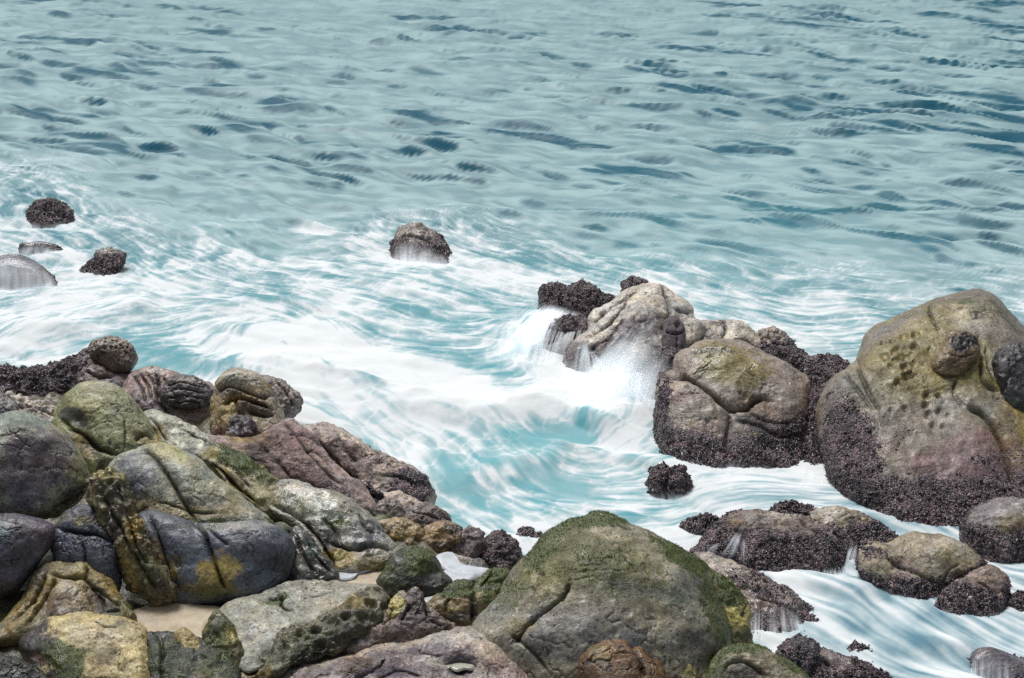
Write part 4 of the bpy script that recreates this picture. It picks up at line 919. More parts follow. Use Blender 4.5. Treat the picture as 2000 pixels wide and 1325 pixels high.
def signed(x, y, poly):
    d, _ = polydist(x, y, np.concatenate([poly, poly[:1]]))
    return np.where(inside(x, y, poly), d, -d)

sand_px = [(258,1192),(280,1182),(296,1174),(350,1174),(391,1180),(440,1184),(434,1198),(408,1212),(402,1230),(404,1250),(382,1244),(345,1238),(288,1240),(272,1218)]
sand2_px = [(590,1138),(640,1120),(700,1100),(760,1085),(770,1140),(740,1170),(690,1165),(640,1150)]
foam_pools = [
    [(636,1128),(668,1113),(690,1110),(712,1100),(760,1088),(764,1098),(745,1106),(722,1114),(700,1118),(690,1128),(660,1132)],
    [(850,1088),(880,1076),(900,1098),(935,1108),(960,1112),(935,1124),(905,1122),(872,1112)],
    [(866,1112),(900,1118),(930,1124),(900,1140),(875,1134)],
    [(826,1172),(850,1162),(872,1158),(860,1172),(838,1180)],
]
gx = np.concatenate([np.linspace(-40, -6.5, 30)[:-1], np.linspace(-6.5, 3.5, 330)])
gy = np.concatenate([np.linspace(3, 9.5, 30)[:-1], np.linspace(9.5, 21.5, 380)])
GX, GY = np.meshgrid(gx, gy)
xf, yf = GX.ravel(), GY.ravel()
s = signed(xf, yf, shore)
pn = np.stack([xf, yf, np.zeros_like(xf)], 1)
hz = .42 + .10 * fbm(pn * 1.1, 3) + .05 * fbm(pn * 5, 4)
hz = np.where(s > 0, hz * sstep(0, .5, s) - .25 * (1 - sstep(0, .5, s)), -.25 + np.maximum(s, -1.5) * .8)
pools = np.zeros(len(xf))
for pp, zz in [(sand_px, .5), (sand2_px, .46)] + [(q, .46) for q in foam_pools]:
    sd_ = signed(xf, yf, poly_world(pp, zz)[:, :2])
    pools = np.maximum(pools, sstep(-.10, .02, sd_))
hz = hz * (1 - pools) + (.36 + 0 * hz) * pools
V = np.stack([xf, yf, hz], 1)
nx_, ny_ = len(gx), len(gy)
ii = np.arange((ny_ - 1) * (nx_ - 1)); r_, c_ = ii // (nx_ - 1), ii % (nx_ - 1)
Fq = np.stack([r_ * nx_ + c_, r_ * nx_ + c_ + 1, (r_ + 1) * nx_ + c_ + 1, (r_ + 1) * nx_ + c_], 1)
me = mesh_from("rock_shelf", V, Fq, M_ROCK)
vn = fbm(pn * 1.6, 5)
ti = np.tile(lin((92, 86, 66), 1.1), (len(V), 1)) * (1 + .5 * vn)[:, None]
attr(me, "tint", np.clip(ti, .005, 1)); attr(me, "moss", np.clip(.25 + .7 * fbm(pn * .9 + 9, 3), 0, 1))
attr(me, "crust", np.clip(1 - sstep(-.05, .2, hz), 0, 1) * .8); attr(me, "wet", np.full(len(V), .6))
put("rock_shelf", me, kind="structure")

def sheet(name, px_pts, z, mat, label=None, cat=None, kind=None, relief=.01, n=6):
    w = catmull(px_pts, True, n)
    P = np.array([ground(a, b, z) for a, b in w])
    c = P.mean(0)
    rings = [c[None]] + [c + (P - c) * f for f in (.25, .5, .75, .9, 1.0)]
    Vv = np.concatenate(rings)
    m = len(P)
    Fs = []
    for k in range(m):
        Fs.append((0, 1 + k, 1 + (k + 1) % m, 1 + (k + 1) % m))
    for r in range(4):
        for k in range(m):
            a = 1 + r * m + k; b = 1 + r * m + (k + 1) % m
            Fs.append((a, a + m, b + m, b))
    me = bpy.data.meshes.new(name)
    Vv[:, 2] += relief * fbm(Vv * 3.0, 3)
    Vv[-m:, 2] -= .02
    me.from_pydata((Vv - c).tolist(), [], [tuple(dict.fromkeys(f)) for f in Fs])
    me.polygons.foreach_set("use_smooth", np.ones(len(me.polygons), bool))
    me.materials.append(mat)
    return put(name, me, c, None, label, cat, None, kind)

sheet("sand_pool", sand_px, .50, M_SAND, kind="structure", relief=.02)
sheet("sand_patch", sand2_px, .46, M_SAND, kind="structure", relief=.02)
for q in foam_pools:
    sheet("foam_puddle", q, .49, M_FROTH, kind="stuff", relief=.02)

# little rain pool in the stained slab
_d = REC['stain']['surf'](900, 1286)
_p = ray(900, 1286) * _d + np.array([0, 0, CAM_H])
sheet("rain_pool", [(866,1297),(874,1290),(886,1288),(893,1284),(910,1286),(924,1289),(931,1297),(922,1306),(908,1305),(893,1309),(880,1304),(872,1305)], _p[2] - .035, M_POOL,
      'shallow milky rain pool in a hollow of the stained purple slab', 'rain pool', relief=.0)
# ------------------------------------------------------------------ the sea
def bicubic_map(rows, px, py):
    """value grid with cells of 100 photo pixels, smooth between cell centres"""
    Mx = np.array(rows, float)
    h_, w_ = Mx.shape
    u = np.clip(px / 100 - .5, 0, w_ - 1.001); v = np.clip(py / 100 - .5, 0, h_ - 1.001)
    i, j = np.floor(v).astype(int), np.floor(u).astype(int)
    fv, fu = v - i, u - j
    fv = fv * fv * (3 - 2 * fv); fu = fu * fu * (3 - 2 * fu)
    return (Mx[i, j] * (1 - fu) + Mx[i, j + 1] * fu) * (1 - fv) + (Mx[i + 1, j] * (1 - fu) + Mx[i + 1, j + 1] * fu) * fv

def digits(s): return [[int(c) for c in r] for r in s.split()]
FOAM = digits("""
11111111111111111111
11111111111111111111
11111111111111111111
43111111111111111111
55433234443211111112
67666566776654444333
87656876567876666544
45557988999999655555
44555666766545885555
44555555565455777666
55555555566667666666
55555555555555776656
55555555555555676566""")
TURQ = digits("""
00000000000000000000
00000000000000000000
00000000000000000000
21000000001111211100
44222222222233332210
66665666776666544322
77777777788888766543
88888888888889966543
99999999999999876543
99999999999999955544
99999999999988544443
99999999999966544332
99999999999955543322""")
FLOW = [(100,100,23),(700,100,23),(1300,100,19),(1900,100,19),(100,300,25),(700,300,25),(1300,300,21),(1900,300,21),(300,420,16),(900,420,20),(1500,440,18),
        (60,460,30),(60,600,-10),(180,640,-16),(330,560,22),(330,650,-12),(520,500,22),(540,590,18),(480,700,-55),(620,690,70),(760,560,14),(780,660,12),(860,760,10),(830,880,70),(960,880,55),(900,960,48),(1060,900,18),
        (1000,1000,30),(1180,880,-14),(1180,980,10),(1100,600,12),(1040,690,-62),(1200,760,-40),(1260,700,-50),(950,500,16),(1100,480,20),(1300,520,14),(1500,600,10),(1700,620,8),(1900,560,6),(1320,1000,-20),(1420,960,-4),(1560,950,6),
        (1560,1160,30),(1700,1180,28),(1760,1230,42),(1880,1260,24),(1560,1250,10),(1960,1130,22),(1690,1300,30)]

U = np.concatenate([-np.geomspace(3.2, .46, 26), np.linspace(-.43, .43, 1010), np.geomspace(.46, 3.2, 26)])
IY = np.concatenate([1 / np.linspace(5.0, 11.2, 16), np.linspace(1 / 11.5, 1 / 66.0, 800), 1 / np.geomspace(68, 6000, 60)])
UU, II = np.meshgrid(U, IY)
SY = (1 / II).ravel(); SX = (UU.ravel() * SY)
W0 = np.stack([SX, SY, np.zeros_like(SX)], 1)
BX, BY, _ = project(W0)
BXc, BYc = np.clip(BX, 0, 2000), np.clip(BY, 0, 1325)

# flow direction on a coarse world grid
ctrl = np.array(FLOW, float)
cg = ground(ctrl[:, 0], ctrl[:, 1]); ca = np.radians(ctrl[:, 2])
ce = ground(ctrl[:, 0] + 6 * np.cos(ca), ctrl[:, 1] + 6 * np.sin(ca))
cdv = (ce - cg)[:, :2]; cdv /= np.linalg.norm(cdv, axis=1)[:, None]
cdv = np.where((cdv[:, :1] < -.05), -cdv, cdv)
FX = np.linspace(-24, 24, 121); FY = np.concatenate([np.linspace(9, 40, 110), np.linspace(41, 80, 20)])
fgx, fgy = np.meshgrid(FX, FY)
fd = np.zeros(fgx.shape + (2,)); fw = np.zeros(fgx.shape)
fpx, fpy, _ = project(np.stack([fgx.ravel(), fgy.ravel(), 0 * fgx.ravel()], 1))
fpx, fpy = fpx.reshape(fgx.shape), fpy.reshape(fgx.shape)
for k in range(len(ctrl)):
    w = 1 / (((fpx - ctrl[k, 0]) ** 2 + ((fpy - ctrl[k, 1]) * 1.6) ** 2) / 110 ** 2 + .15) ** 2
    fd += w[..., None] * cdv[k]; fw += w
fd /= np.linalg.norm(fd, axis=-1)[..., None] + 1e-9

def flow(x, y):
    u = np.clip(np.interp(x, FX, np.arange(len(FX))), 0, len(FX) - 1.001); v = np.clip(np.interp(y, FY, np.arange(len(FY))), 0, len(FY) - 1.001)
    i, j = v.astype(int), u.astype(int); a, b = (v - i)[:, None], (u - j)[:, None]
    return (fd[i, j] * (1 - b) + fd[i, j + 1] * b) * (1 - a) + (fd[i + 1, j] * (1 - b) + fd[i + 1, j + 1] * b) * a

# tileable noise table for the streaks
def table(seed, n=512):
    r = np.random.default_rng(seed).normal(size=(n, n))
    for ax in (0, 1):
        r = r + .6 * (np.roll(r, 1, ax) + np.roll(r, -1, ax))
    return ((r - r.mean()) / r.std()).astype(np.float32)
TAB = table(3)
def tnoise(x, y):
    i = np.floor(x); j = np.floor(y); a = (x - i).astype(np.float32); b = (y - j).astype(np.float32)
    a = a * a * (3 - 2 * a); b = b * b * (3 - 2 * b)
    i = i.astype(np.int64) & 511; j = j.astype(np.int64) & 511; i2 = (i + 1) & 511; j2 = (j + 1) & 511
    return (TAB[i, j] * (1 - a) + TAB[i2, j] * a) * (1 - b) + (TAB[i, j2] * (1 - a) + TAB[i2, j2] * a) * b

near = (SY < 75) & (np.abs(UU.ravel()) < .6)
idx = np.nonzero(near)[0]
x, y = SX[idx], SY[idx]
surfm = np.clip(bicubic_map(FOAM, BXc[idx], BYc[idx]) / 9, 0, 1)
def streak(freqs, length, steps):
    """average of noise along the flow line through each vertex"""
    tot = np.zeros(len(x), np.float32)
    for sgn in (1, -1):
        px_, py_ = x.copy(), y.copy()
        st = length / steps
        for k in range(steps):
            d = flow(px_, py_)
            px_ = px_ + sgn * st * d[:, 0]; py_ = py_ + sgn * st * d[:, 1]
            wgt = 1 - k / steps * .6
            for f, a in freqs:
                tot += wgt * a * tnoise(px_ * f + 31 * f, py_ * f + 7 * f)
    return tot / tot.std()
wx_ = .35 * tnoise(x * .7, y * .7); wy_ = .35 * tnoise(x * .7 + 90, y * .7 + 50)
x0, y0 = x, y
x, y = x0 + wx_, y0 + wy_
L1 = streak([(1.1, 1.0), (2.6, .8)], .5, 6)
L2 = streak([(7.0, 1.0), (14.0, .8)], .50, 10)
L3 = streak([(38.0, 1.0), (64.0, .8)], .36, 17)
L4 = streak([(13.0, 1.0), (27.0, .9), (48.0, .7)], .15, 7)
lace = 1 - np.abs(streak([(4.0, 1.0), (8.5, .6)], .16, 4)) * 1.15
x, y = x0, y0

# waves
cdir = np.array([.80, -.60]); pdir = np.array([-.60, -.80])
cc_, pp_ = SX * cdir[0] + SY * cdir[1], SX * pdir[0] + SY * pdir[1]
def wave(lc, lp, seed, sharp=.5):
    w1 = fbm(np.stack([cc_ / lc + seed, pp_ / lp, np.full_like(cc_, seed * 1.7)], 1), 2)
    w2 = fbm(np.stack([cc_ / lc + seed, pp_ / lp + sharp * w1, np.full_like(cc_, seed * 1.7)], 1), 2)
    return w2
far = 1 - sstep(90, 500, SY)
surf_all = np.clip(bicubic_map(FOAM, BXc, BYc) / 9, 0, 1)
calm = 1 - .62 * sstep(.2, .6, surf_all)
def ripples(x_, y_, lp0, n, seed):
    """short-crested ripples: every octave runs its own way, so no lattice shows"""
    r_ = np.random.default_rng(seed); out = 0; a_ = 1.0; lp = lp0
    wx = .5 * lp0 * pnoise(np.stack([x_ / (lp0 * 4), y_ / (lp0 * 4), 0 * x_ + seed], 1)); wy = .5 * lp0 * pnoise(np.stack([x_ / (lp0 * 4), y_ / (lp0 * 4), 0 * x_ + seed + 5.5], 1))
    for k in range(n):
        an = math.radians(-37 + r_.uniform(-24, 24))
        c_ = (x_ + wx) * math.cos(an) + (y_ + wy) * math.sin(an); p_ = -(x_ + wx) * math.sin(an) + (y_ + wy) * math.cos(an)
        keep = sstep(.7, 2.0, lp / (y_ * y_ * 9.2e-5))          # finer than the far rows can carry: leave it out
        out = out + a_ * keep * pnoise(np.stack([c_ / (lp * 2.9) + 13 * k, p_ / lp + 5 * k, 0 * c_ + seed * 1.3 + 7.7 * k], 1))
        lp *= .61; a_ *= .74
    return out
R1 = np.zeros(len(SX)); R2 = np.zeros(len(SX))
_n = near & (SY > 12)
R1[_n] = ripples(SX[_n], SY[_n], .42, 3, 4)
R2[_n] = ripples(SX[_n], SY[_n], .15, 2, 9)
z = .013 * R1 * (1 - sstep(.2, .5, surf_all)) + (.17 * wave(2.3, .95, 3.1, .7) * far + .036 * wave(1.1, .50, 8.3, .6) * far + .10 * wave(6.0, 2.6, 1.3, .6) * far) * calm
z += .035 * fbm(np.stack([SX * .9, SY * .9, 0 * SX + 4], 1), 3) * sstep(.3, .6, surf_all) * near
# breaking crest
def ridge(px_line, width, height, row_shift=0):
    line = np.array([ground(a, b)[:2] for a, b in px_line])
    out = np.zeros(len(SX))
    sel = near & (SY < 40)
    d, f = polydist(SX[sel], SY[sel], catmull(line, False, 4))
    n_ = fbm(np.stack([SX[sel] * 1.7, SY[sel] * 1.7, 0 * d], 1), 3)
    out[sel] = height * np.exp(-(d / width) ** 2) * np.clip(np.minimum(f, 1 - f) * 6, 0, 1) * (1 + .22 * n_)
    return out
z += ridge([(420,720),(480,710),(560,716),(640,735),(720,765),(800,790),(880,810),(960,812),(1040,800),(1120,780),(1220,770)], .48, .17)
z += ridge([(1130,840),(1200,815),(1270,800)], .5, .15)
z += ridge([(860,960),(960,930),(1060,900),(1130,860)], .35, .13)
z += ridge([(0,640),(120,650),(220,610),(320,600)], .45, .16)
z += ridge([(1480,1180),(1560,1150),(1640,1150),(1720,1180)], .35, .06)

# foam
ring = np.zeros(len(SX))
WL = np.concatenate([w for w in WATERLINE if len(w)])
rx0, ry0, rs = -14.0, 9.0, .05
nxr, nyr = 560, 640
H = np.zeros((nyr, nxr))
ix = ((WL[:, 0] - rx0) / rs).astype(int); iy = ((WL[:, 1] - ry0) / rs).astype(int)
okk = (ix >= 0) & (ix < nxr) & (iy >= 0) & (iy < nyr)
H[iy[okk], ix[okk]] = 1
def blur(A, r):
    for ax in (0, 1):
        for _ in range(3):
            cs = np.cumsum(np.concatenate([np.zeros_like(np.take(A, [0], ax)), A], ax), ax)
            n_ = A.shape[ax]
            hi = np.clip(np.arange(n_) + r + 1, 0, n_); lo = np.clip(np.arange(n_) - r, 0, n_)
            A = (np.take(cs, hi, ax) - np.take(cs, lo, ax)) / (2 * r + 1)
    return A
Hb = blur(H, 3); Hb = np.clip(Hb / (np.percentile(Hb[H > 0], 60) + 1e-9), 0, 1)
u = np.clip((SX - rx0) / rs - .5, 0, nxr - 1.01); v = np.clip((SY - ry0) / rs - .5, 0, nyr - 1.01)
i, j = v.astype(int), u.astype(int); a, b = v - i, u - j
ring = (Hb[i, j] * (1 - b) + Hb[i, j + 1] * b) * (1 - a) + (Hb[i + 1, j] * (1 - b) + Hb[i + 1, j + 1] * b) * a
ring[~near] = 0

foam = np.zeros(len(SX))
Fd = bicubic_map(FOAM, BXc[idx], BYc[idx]) / 9
Fd = np.clip(Fd + (.25 - .17 * sstep(1250, 1450, BXc[idx]) * sstep(880, 1000, BYc[idx])) * ring[idx] * (Fd > .15), 0, 1.1)
CLEAR = [(870,895,62,36,.45,60),(1095,855,110,44,.5,-10),(1010,830,60,30,.3,0),(720,752,60,22,.4,15),(905,792,46,16,.35,10),(450,715,46,26,.4,20),(340,700,90,18,.3,15),(260,650,90,16,.2,-10),(1000,905,60,22,.3,40),
         (1000,585,90,22,.3,10),(880,560,80,20,.22,10),(560,610,80,18,.22,20),(640,640,80,14,.3,10),(850,675,110,22,.3,5),(1100,960,80,30,.35,20),(960,1000,60,26,.25,35),(900,960,40,30,.25,50),(60,640,90,14,.3,-14),(180,690,90,16,.3,-8),
         (1760,1190,80,22,.35,30),(1690,1220,30,10,.3,30),(1800,1250,60,20,.35,30),(1460,945,80,12,.25,0),(1330,900,20,16,.2,0),(770,590,60,14,.25,10),(1060,500,70,14,.2,10),(230,470,60,12,.2,20),(420,560,70,14,.2,20)]
WHITE = [(560,690,120,34,.4,12),(640,690,120,34,.35,15),(760,726,120,36,.5,20),(960,772,160,38,.6,0),(1180,770,100,46,.5,-25),(510,665,70,22,.35,-10),(1120,720,60,40,.3,-30),(860,640,120,14,.25,10),(700,480,140,18,.25,12),(980,520,130,20,.3,10),(90,590,120,14,.5,-12),
         (300,560,90,18,.25,30),(1230,850,50,50,.4,0),(1000,880,80,14,.4,40),(840,840,60,16,.35,35),(1580,1180,110,20,.35,10),(1640,1230,90,16,.3,35),(1380,950,60,14,.2,0)]
bx_, by_ = BXc[idx] + 26 * L1, BYc[idx] + 12 * L1 + 5 * L2
for sgn, lst in ((-1, CLEAR), (1, WHITE)):
    for (px_, py_, rx_, ry_, sv, an) in lst:
        if px_ > 1250 and py_ > 880: sv *= .5
        a_ = math.radians(an); dx, dy = bx_ - px_, by_ - py_
        q = ((dx * math.cos(a_) + dy * math.sin(a_)) / rx_) ** 2 + ((-dx * math.sin(a_) + dy * math.cos(a_)) / ry_) ** 2
        Fd = Fd + sgn * sv * np.exp(-q)
Fd = np.clip(Fd, 0, 1.15)
crestn = z[idx]
net = np.zeros(len(x0))
_m = (Fd > .12) & (SY[idx] < 34)
net[_m] = np.exp(-worley(np.stack([x0[_m] * 3.1 + .30 * L1[_m] + .16 * L4[_m], y0[_m] * 2.2 + .30 * L2[_m], 0 * x0[_m] + 2.5 + .25 * L1[_m]], 1), True) / .11)
net = (net - net[_m].mean()) / net[_m].std() * _m
st = .24 * L1 + .38 * L2 + .62 * L3 + .66 * L4 + .45 * lace + .42 * net * (1 - .85 * sstep(1250, 1450, BXc[idx]) * sstep(880, 1000, BYc[idx]))
st = st - st.mean()
st = st / st.std()
f = .53 + (Fd - .54) * 1.15 + st * (.19 + .07 * (1 - np.clip(np.abs(Fd - .5) * 2, 0, 1))) * sstep(.15, .42, Fd) + .15 * crestn * sstep(.15, .42, Fd)
lr_ = sstep(1250, 1450, BXc[idx]) * sstep(880, 1000, BYc[idx])
f = f * (1 - .50 * lr_) + lr_ * (.27 + .075 * (.35 * L2 + 1.2 * L3 + 1.1 * L4))
f = np.clip(f, 0, 1)
foam[idx] = f
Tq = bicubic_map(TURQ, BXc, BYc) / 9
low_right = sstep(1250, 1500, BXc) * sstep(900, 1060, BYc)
deep = lin((18, 88, 108)); turq = lin((96, 168, 178)); steel = lin((78, 124, 146)); sheen_pale = lin((172, 200, 201))
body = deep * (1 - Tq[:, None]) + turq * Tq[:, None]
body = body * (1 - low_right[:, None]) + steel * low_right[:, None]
VIGNETTE = digits("""
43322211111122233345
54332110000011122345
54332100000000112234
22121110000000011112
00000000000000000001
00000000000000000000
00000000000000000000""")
# aerated film plus sky sheen painted pale; steep near faces are left painted dark
Zg = z.reshape(UU.shape); Yg = SY.reshape(UU.shape)
dz = np.gradient(Zg, axis=0) / np.where(np.abs(np.gradient(Yg, axis=0)) < 1e-9, 1e-9, np.gradient(Yg, axis=0))
slope = dz.ravel()
film_sheen = np.full(len(SX), .75)
cpx = np.stack([cc_[idx] / 2.9, pp_[idx] / .95, 0 * x0 + 2.2], 1)
patch = ripples(x0, y0, 1.15, 3, 21); patch2 = ripples(x0, y0, .50, 3, 33) * .9; group = fbm(cpx * .28 + 31, 2)
vignette = bicubic_map(VIGNETTE, BXc[idx], BYc[idx]) / 9  # lens vignette painted in: darker water towards the upper corners
film_sheen[idx] = 1 - sstep(.13, .34, slope[idx] * .55 + .26 * patch + .17 * patch2 + .10 * group + .015 * L1 + .080 * R1[idx] + .070 * R2[idx] + .26 * vignette - .025)
film_sheen[idx] *= .54 + .46 * sstep(-.75, .75, R1[idx] + .7 * R2[idx] + .10 * L1)
film_sheen *= 1 - .75 * sstep(.25, .6, np.clip(surf_all, 0, 1))
body = body * (1 - 0.9 * film_sheen[:, None]) + sheen_pale * 0.9 * film_sheen[:, None]  # sky reflection mixed into the water colour as a pale tone

Vs = np.stack([SX, SY, z], 1)
nx_, ny_ = len(U), len(IY)
ii = np.arange((ny_ - 1) * (nx_ - 1)); r_, c_ = ii // (nx_ - 1), ii % (nx_ - 1)
Fq = np.stack([r_ * nx_ + c_, r_ * nx_ + c_ + 1, (r_ + 1) * nx_ + c_ + 1, (r_ + 1) * nx_ + c_], 1)
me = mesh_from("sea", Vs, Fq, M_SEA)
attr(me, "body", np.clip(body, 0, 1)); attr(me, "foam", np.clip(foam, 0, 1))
put("sea", me, kind="structure")
# ------------------------------------------------------------------ white water thrown up or pouring off the rocks
def raster(key, cell=5.0):
    px, py, pd = REC[key]['pp']
    x0, y0 = px.min(), py.min()
    w, h_ = int((px.max() - x0) / cell) + 2, int((py.max() - y0) / cell) + 2
    G = np.full((h_, w), 1e9)
    np.minimum.at(G, (((py - y0) / cell).astype(int), ((px - x0) / cell).astype(int)), pd)
    med = np.median(pd)
    for _ in range(60):
        bad = G > 1e8
        if not bad.any(): break
        Gp = np.pad(G, 1, constant_values=1e9)
        nb = np.minimum.reduce([Gp[:-2, 1:-1], Gp[2:, 1:-1], Gp[1:-1, :-2], Gp[1:-1, 2:]])
        G = np.where(bad, nb, G)
    def look(qx, qy):
        i = np.clip(((qy - y0) / cell).astype(int), 0, h_ - 1); j = np.clip(((qx - x0) / cell).astype(int), 0, w - 1)
        return G[i, j]
    return look

def along(line, u):
    line = np.asarray(line, float)
    t = np.clip(u, 0, 1) * (len(line) - 1)
    k = np.minimum(t.astype(int), len(line) - 2)
    f = (t - k)[:, None]
    return line[k] * (1 - f) + line[k + 1] * f

def strands(A, B, n, bend=0.0, jit=6, spread=.06, w=(.02, .05), alpha=(.1, .3), seg=9, hug=None, lift=.02, t0=.25, seed=0, bias=1.0):
    """soft-edged ribbons of water from line A to line B; points are (x, y, row of the ground they stand over)"""
    r = np.random.default_rng(seed)
    u = r.random(n)
    a = along(A, u); b = along(B, u + r.normal(0, spread, n))
    a[:, :2] += r.normal(0, jit * .5, (n, 2)); b[:, :2] += r.normal(0, jit, (n, 2))
    m = (a + b) / 2
    m[:, 1] -= bend * (1 + r.normal(0, .35, n))
    ts = np.linspace(0, 1, seg)
    s0 = r.random(n) * t0; s1 = 1 - (r.random(n) ** bias) * .55
    al = r.uniform(*alpha, n); wd = r.uniform(*w, n)
    T = s0[:, None] + (s1 - s0)[:, None] * ts[None]
    Pp = (1 - T)[..., None] ** 2 * a[:, None] + 2 * (T * (1 - T))[..., None] * m[:, None] + T[..., None] ** 2 * b[:, None]
    if hug:
        look = raster(hug)
        d = look(Pp[..., 0].ravel(), Pp[..., 1].ravel()).reshape(T.shape) - lift * (1 + r.random(T.shape) * .3)
        W = ray(Pp[..., 0], Pp[..., 1]) * d[..., None] + np.array([0, 0, CAM_H])
    else:
        W = upright(Pp[..., 0].ravel(), Pp[..., 1].ravel(), Pp[..., 2].ravel()).reshape(n, seg, 3)
    tan = np.gradient(W, axis=1)
    side = np.cross(tan, np.array([.1, -.9, .42]))
    side /= np.linalg.norm(side, axis=-1)[..., None] + 1e-9
    prof = np.sin(np.pi * np.clip(ts * .92 + .08, 0, 1)) ** .8
    ww = (wd[:, None] * (.45 + .8 * ts[None]))[..., None]
    V = np.stack([W - side * ww, W, W + side * ww], 2)           # n, seg, 3, xyz
    Al = np.zeros((n, seg, 3)); Al[..., 1] = al[:, None] * prof[None]
    base = (np.arange(n) * seg * 3)[:, None, None]
    k = np.arange(seg - 1)[None, :, None] * 3
    c = np.arange(2)[None, None, :]
    q = base + k + c
    F = np.stack([q, q + 1, q + 4, q + 3], -1).reshape(-1, 4)
    return V.reshape(-1, 3), F, Al.ravel()

def water(name, label, *bundles):
    Vs, Fs, As, o = [], [], [], 0
    for V, F, A in bundles:
        Vs.append(V); Fs.append(F + o); As.append(A); o += len(V)
    me = mesh_from(name, np.concatenate(Vs), np.concatenate(Fs), M_SPRAY)
    attr(me, "alpha", np.concatenate(As))
    put(name, me, kind="stuff", label=label)

def veil(A, B, bend=0.0, nu=90, nv=40, freq=9.0, dens=.75, rag=.5, hug=None, lift=.03, seed=0, thick=.10, wob=6, start=.12, endf=.45):
    """a continuous sheet of white water from line A to line B, streaked along the fall and feathered at its edges"""
    u, v = np.meshgrid(np.linspace(0, 1, nu), np.linspace(0, 1, nv))
    uf, vf = u.ravel(), v.ravel()
    so = seed * 13.7
    sway = tnoise(uf * freq * .35 + so, vf * 1.3 + so) * .035
    a = along(A, np.clip(uf + sway * vf, 0, 1)); b = along(B, np.clip(uf + sway, 0, 1))
    m = (a + b) / 2
    m[:, 1] -= bend * (1 + .35 * tnoise(uf * freq * .3 + so, 0 * uf + so))
    reach = 1 + .22 * rag * tnoise(uf * freq * .8 + so, 0 * uf + 3.3)
    t = vf * reach
    P2 = (1 - t)[:, None] ** 2 * a + 2 * (t * (1 - t))[:, None] * m + (t ** 2)[:, None] * b
    P2[:, 0] += wob * .5 * tnoise(uf * freq * .6 + so, vf * 2 + 9)
    if hug:
        d = raster(hug)(P2[:, 0], P2[:, 1])
        G = (blur(d.reshape(nv, nu), 2) / blur(np.ones((nv, nu)), 2)).ravel()
        d = np.minimum(G, d + .02) - lift
        W = ray(P2[:, 0], P2[:, 1]) * d[:, None] + np.array([0, 0, CAM_H])
    else:
        W = upright(P2[:, 0], P2[:, 1], P2[:, 2])
    W = W + np.outer(thick * tnoise(uf * freq * .45 + so, vf * 1.5 + 5) * (.3 + vf), np.array([0, -1, .35]))
    s1 = tnoise(uf * freq + so, vf * 1.1 + so) * .5 + tnoise(uf * freq * 2.7 + so, vf * 1.6 + 4) * .4 + tnoise(uf * freq * 6.1 + so, vf * 2.2 + 8) * .35
    edge = sstep(0, .14, uf) * sstep(0, .14, 1 - uf) * sstep(0, start, vf) * (1 - sstep(1 - endf, 1, vf + .12 * s1))
    if hug:
        s1 = tnoise(uf * freq * 1.7 + so, vf * .7 + so) * .34 + tnoise(uf * freq * 4.3 + so, vf * .9 + 4) * .30 + tnoise(uf * 3 + so, vf * 2.5 + 8) * .30
    al = np.clip(dens + rag * s1, 0, 1) * edge
    ii = np.arange((nv - 1) * (nu - 1)); r_, c_ = ii // (nu - 1), ii % (nu - 1)
    F = np.stack([r_ * nu + c_, r_ * nu + c_ + 1, (r_ + 1) * nu + c_ + 1, (r_ + 1) * nu + c_], 1)
    return W, F, np.clip(al, 0, .97)

water("splash", "white plume of a wave bursting between the pale rock and the cracked boulder",
      veil([(1075,805,797),(1140,840,812),(1240,870,822)], [(1236,622,768),(1292,628,772),(1322,720,785)], 22, 160, 60, 8, .78, .38, seed=1, thick=.18, start=.45, endf=.6),
      veil([(1070,810,805),(1150,850,818),(1270,880,826)], [(1215,660,772),(1284,650,780),(1316,740,795)], 18, 160, 60, 9, .74, .40, seed=2, thick=.20, start=.45, endf=.65),
      veil([(1090,820,806),(1160,860,824),(1290,905,838)], [(1150,710,775),(1240,740,800),(1312,790,812)], 12, 160, 44, 9, .60, .42, seed=3, thick=.20, start=.5, endf=.8),
      veil([(1070,795,785),(1140,810,790),(1230,815,795)], [(1100,680,762),(1180,676,765),(1262,650,768)], 10, 140, 44, 8, .64, .42, seed=4, thick=.12, start=.4, endf=.85),
      strands([(1100,830,805),(1270,860,815)], [(1230,640,770),(1284,628,772),(1320,700,785)], 200, 16, 10, .1, (.012,.03), (.04,.15), seed=2))
water("water_veil", "sheet of white water pouring off the seaward end of the pale rock",
      veil([(1040,600,640),(1080,591,645),(1118,604,650),(1156,618,660)], [(940,715,710),(1005,736,720),(1070,748,730),(1125,752,740)], 26, 190, 56, 17, .60, .55, seed=6, thick=.10, endf=.75, start=.2),
      veil([(1050,600,640),(1090,600,645),(1130,615,655)], [(985,690,700),(1035,715,712),(1080,735,722)], 22, 190, 56, 20, .46, .55, seed=7, thick=.06, endf=.7, start=.2),
      veil([(1135,650,738),(1160,690,742)], [(1110,775,758),(1220,785,764)], 8, 90, 40, 10, .30, .55, seed=8, thick=.06, endf=.7, start=.3),
      strands([(1048,594,640),(1080,592,645),(1115,606,650)], [(965,690,700),(1020,715,712),(1070,735,722)], 160, 26, 6, .05, (.008,.02), (.06,.22), seed=5))
water("runoff", "white runoff combed down the lone slanting rock",
      veil([(770,470,0),(800,464,0),(838,478,0),(878,500,0)], [(758,528,0),(795,536,0),(840,540,0),(892,540,0)], 3, 220, 30, 12, .72, .34, hug='lone', lift=.05, seed=13, thick=.01, start=.6, endf=.10),
      veil([(740,524,516),(820,532,520),(910,532,520)], [(750,488,508),(820,498,510),(900,504,512)], 4, 120, 24, 12, .40, .5, seed=14, thick=.05, endf=.85, start=.4))
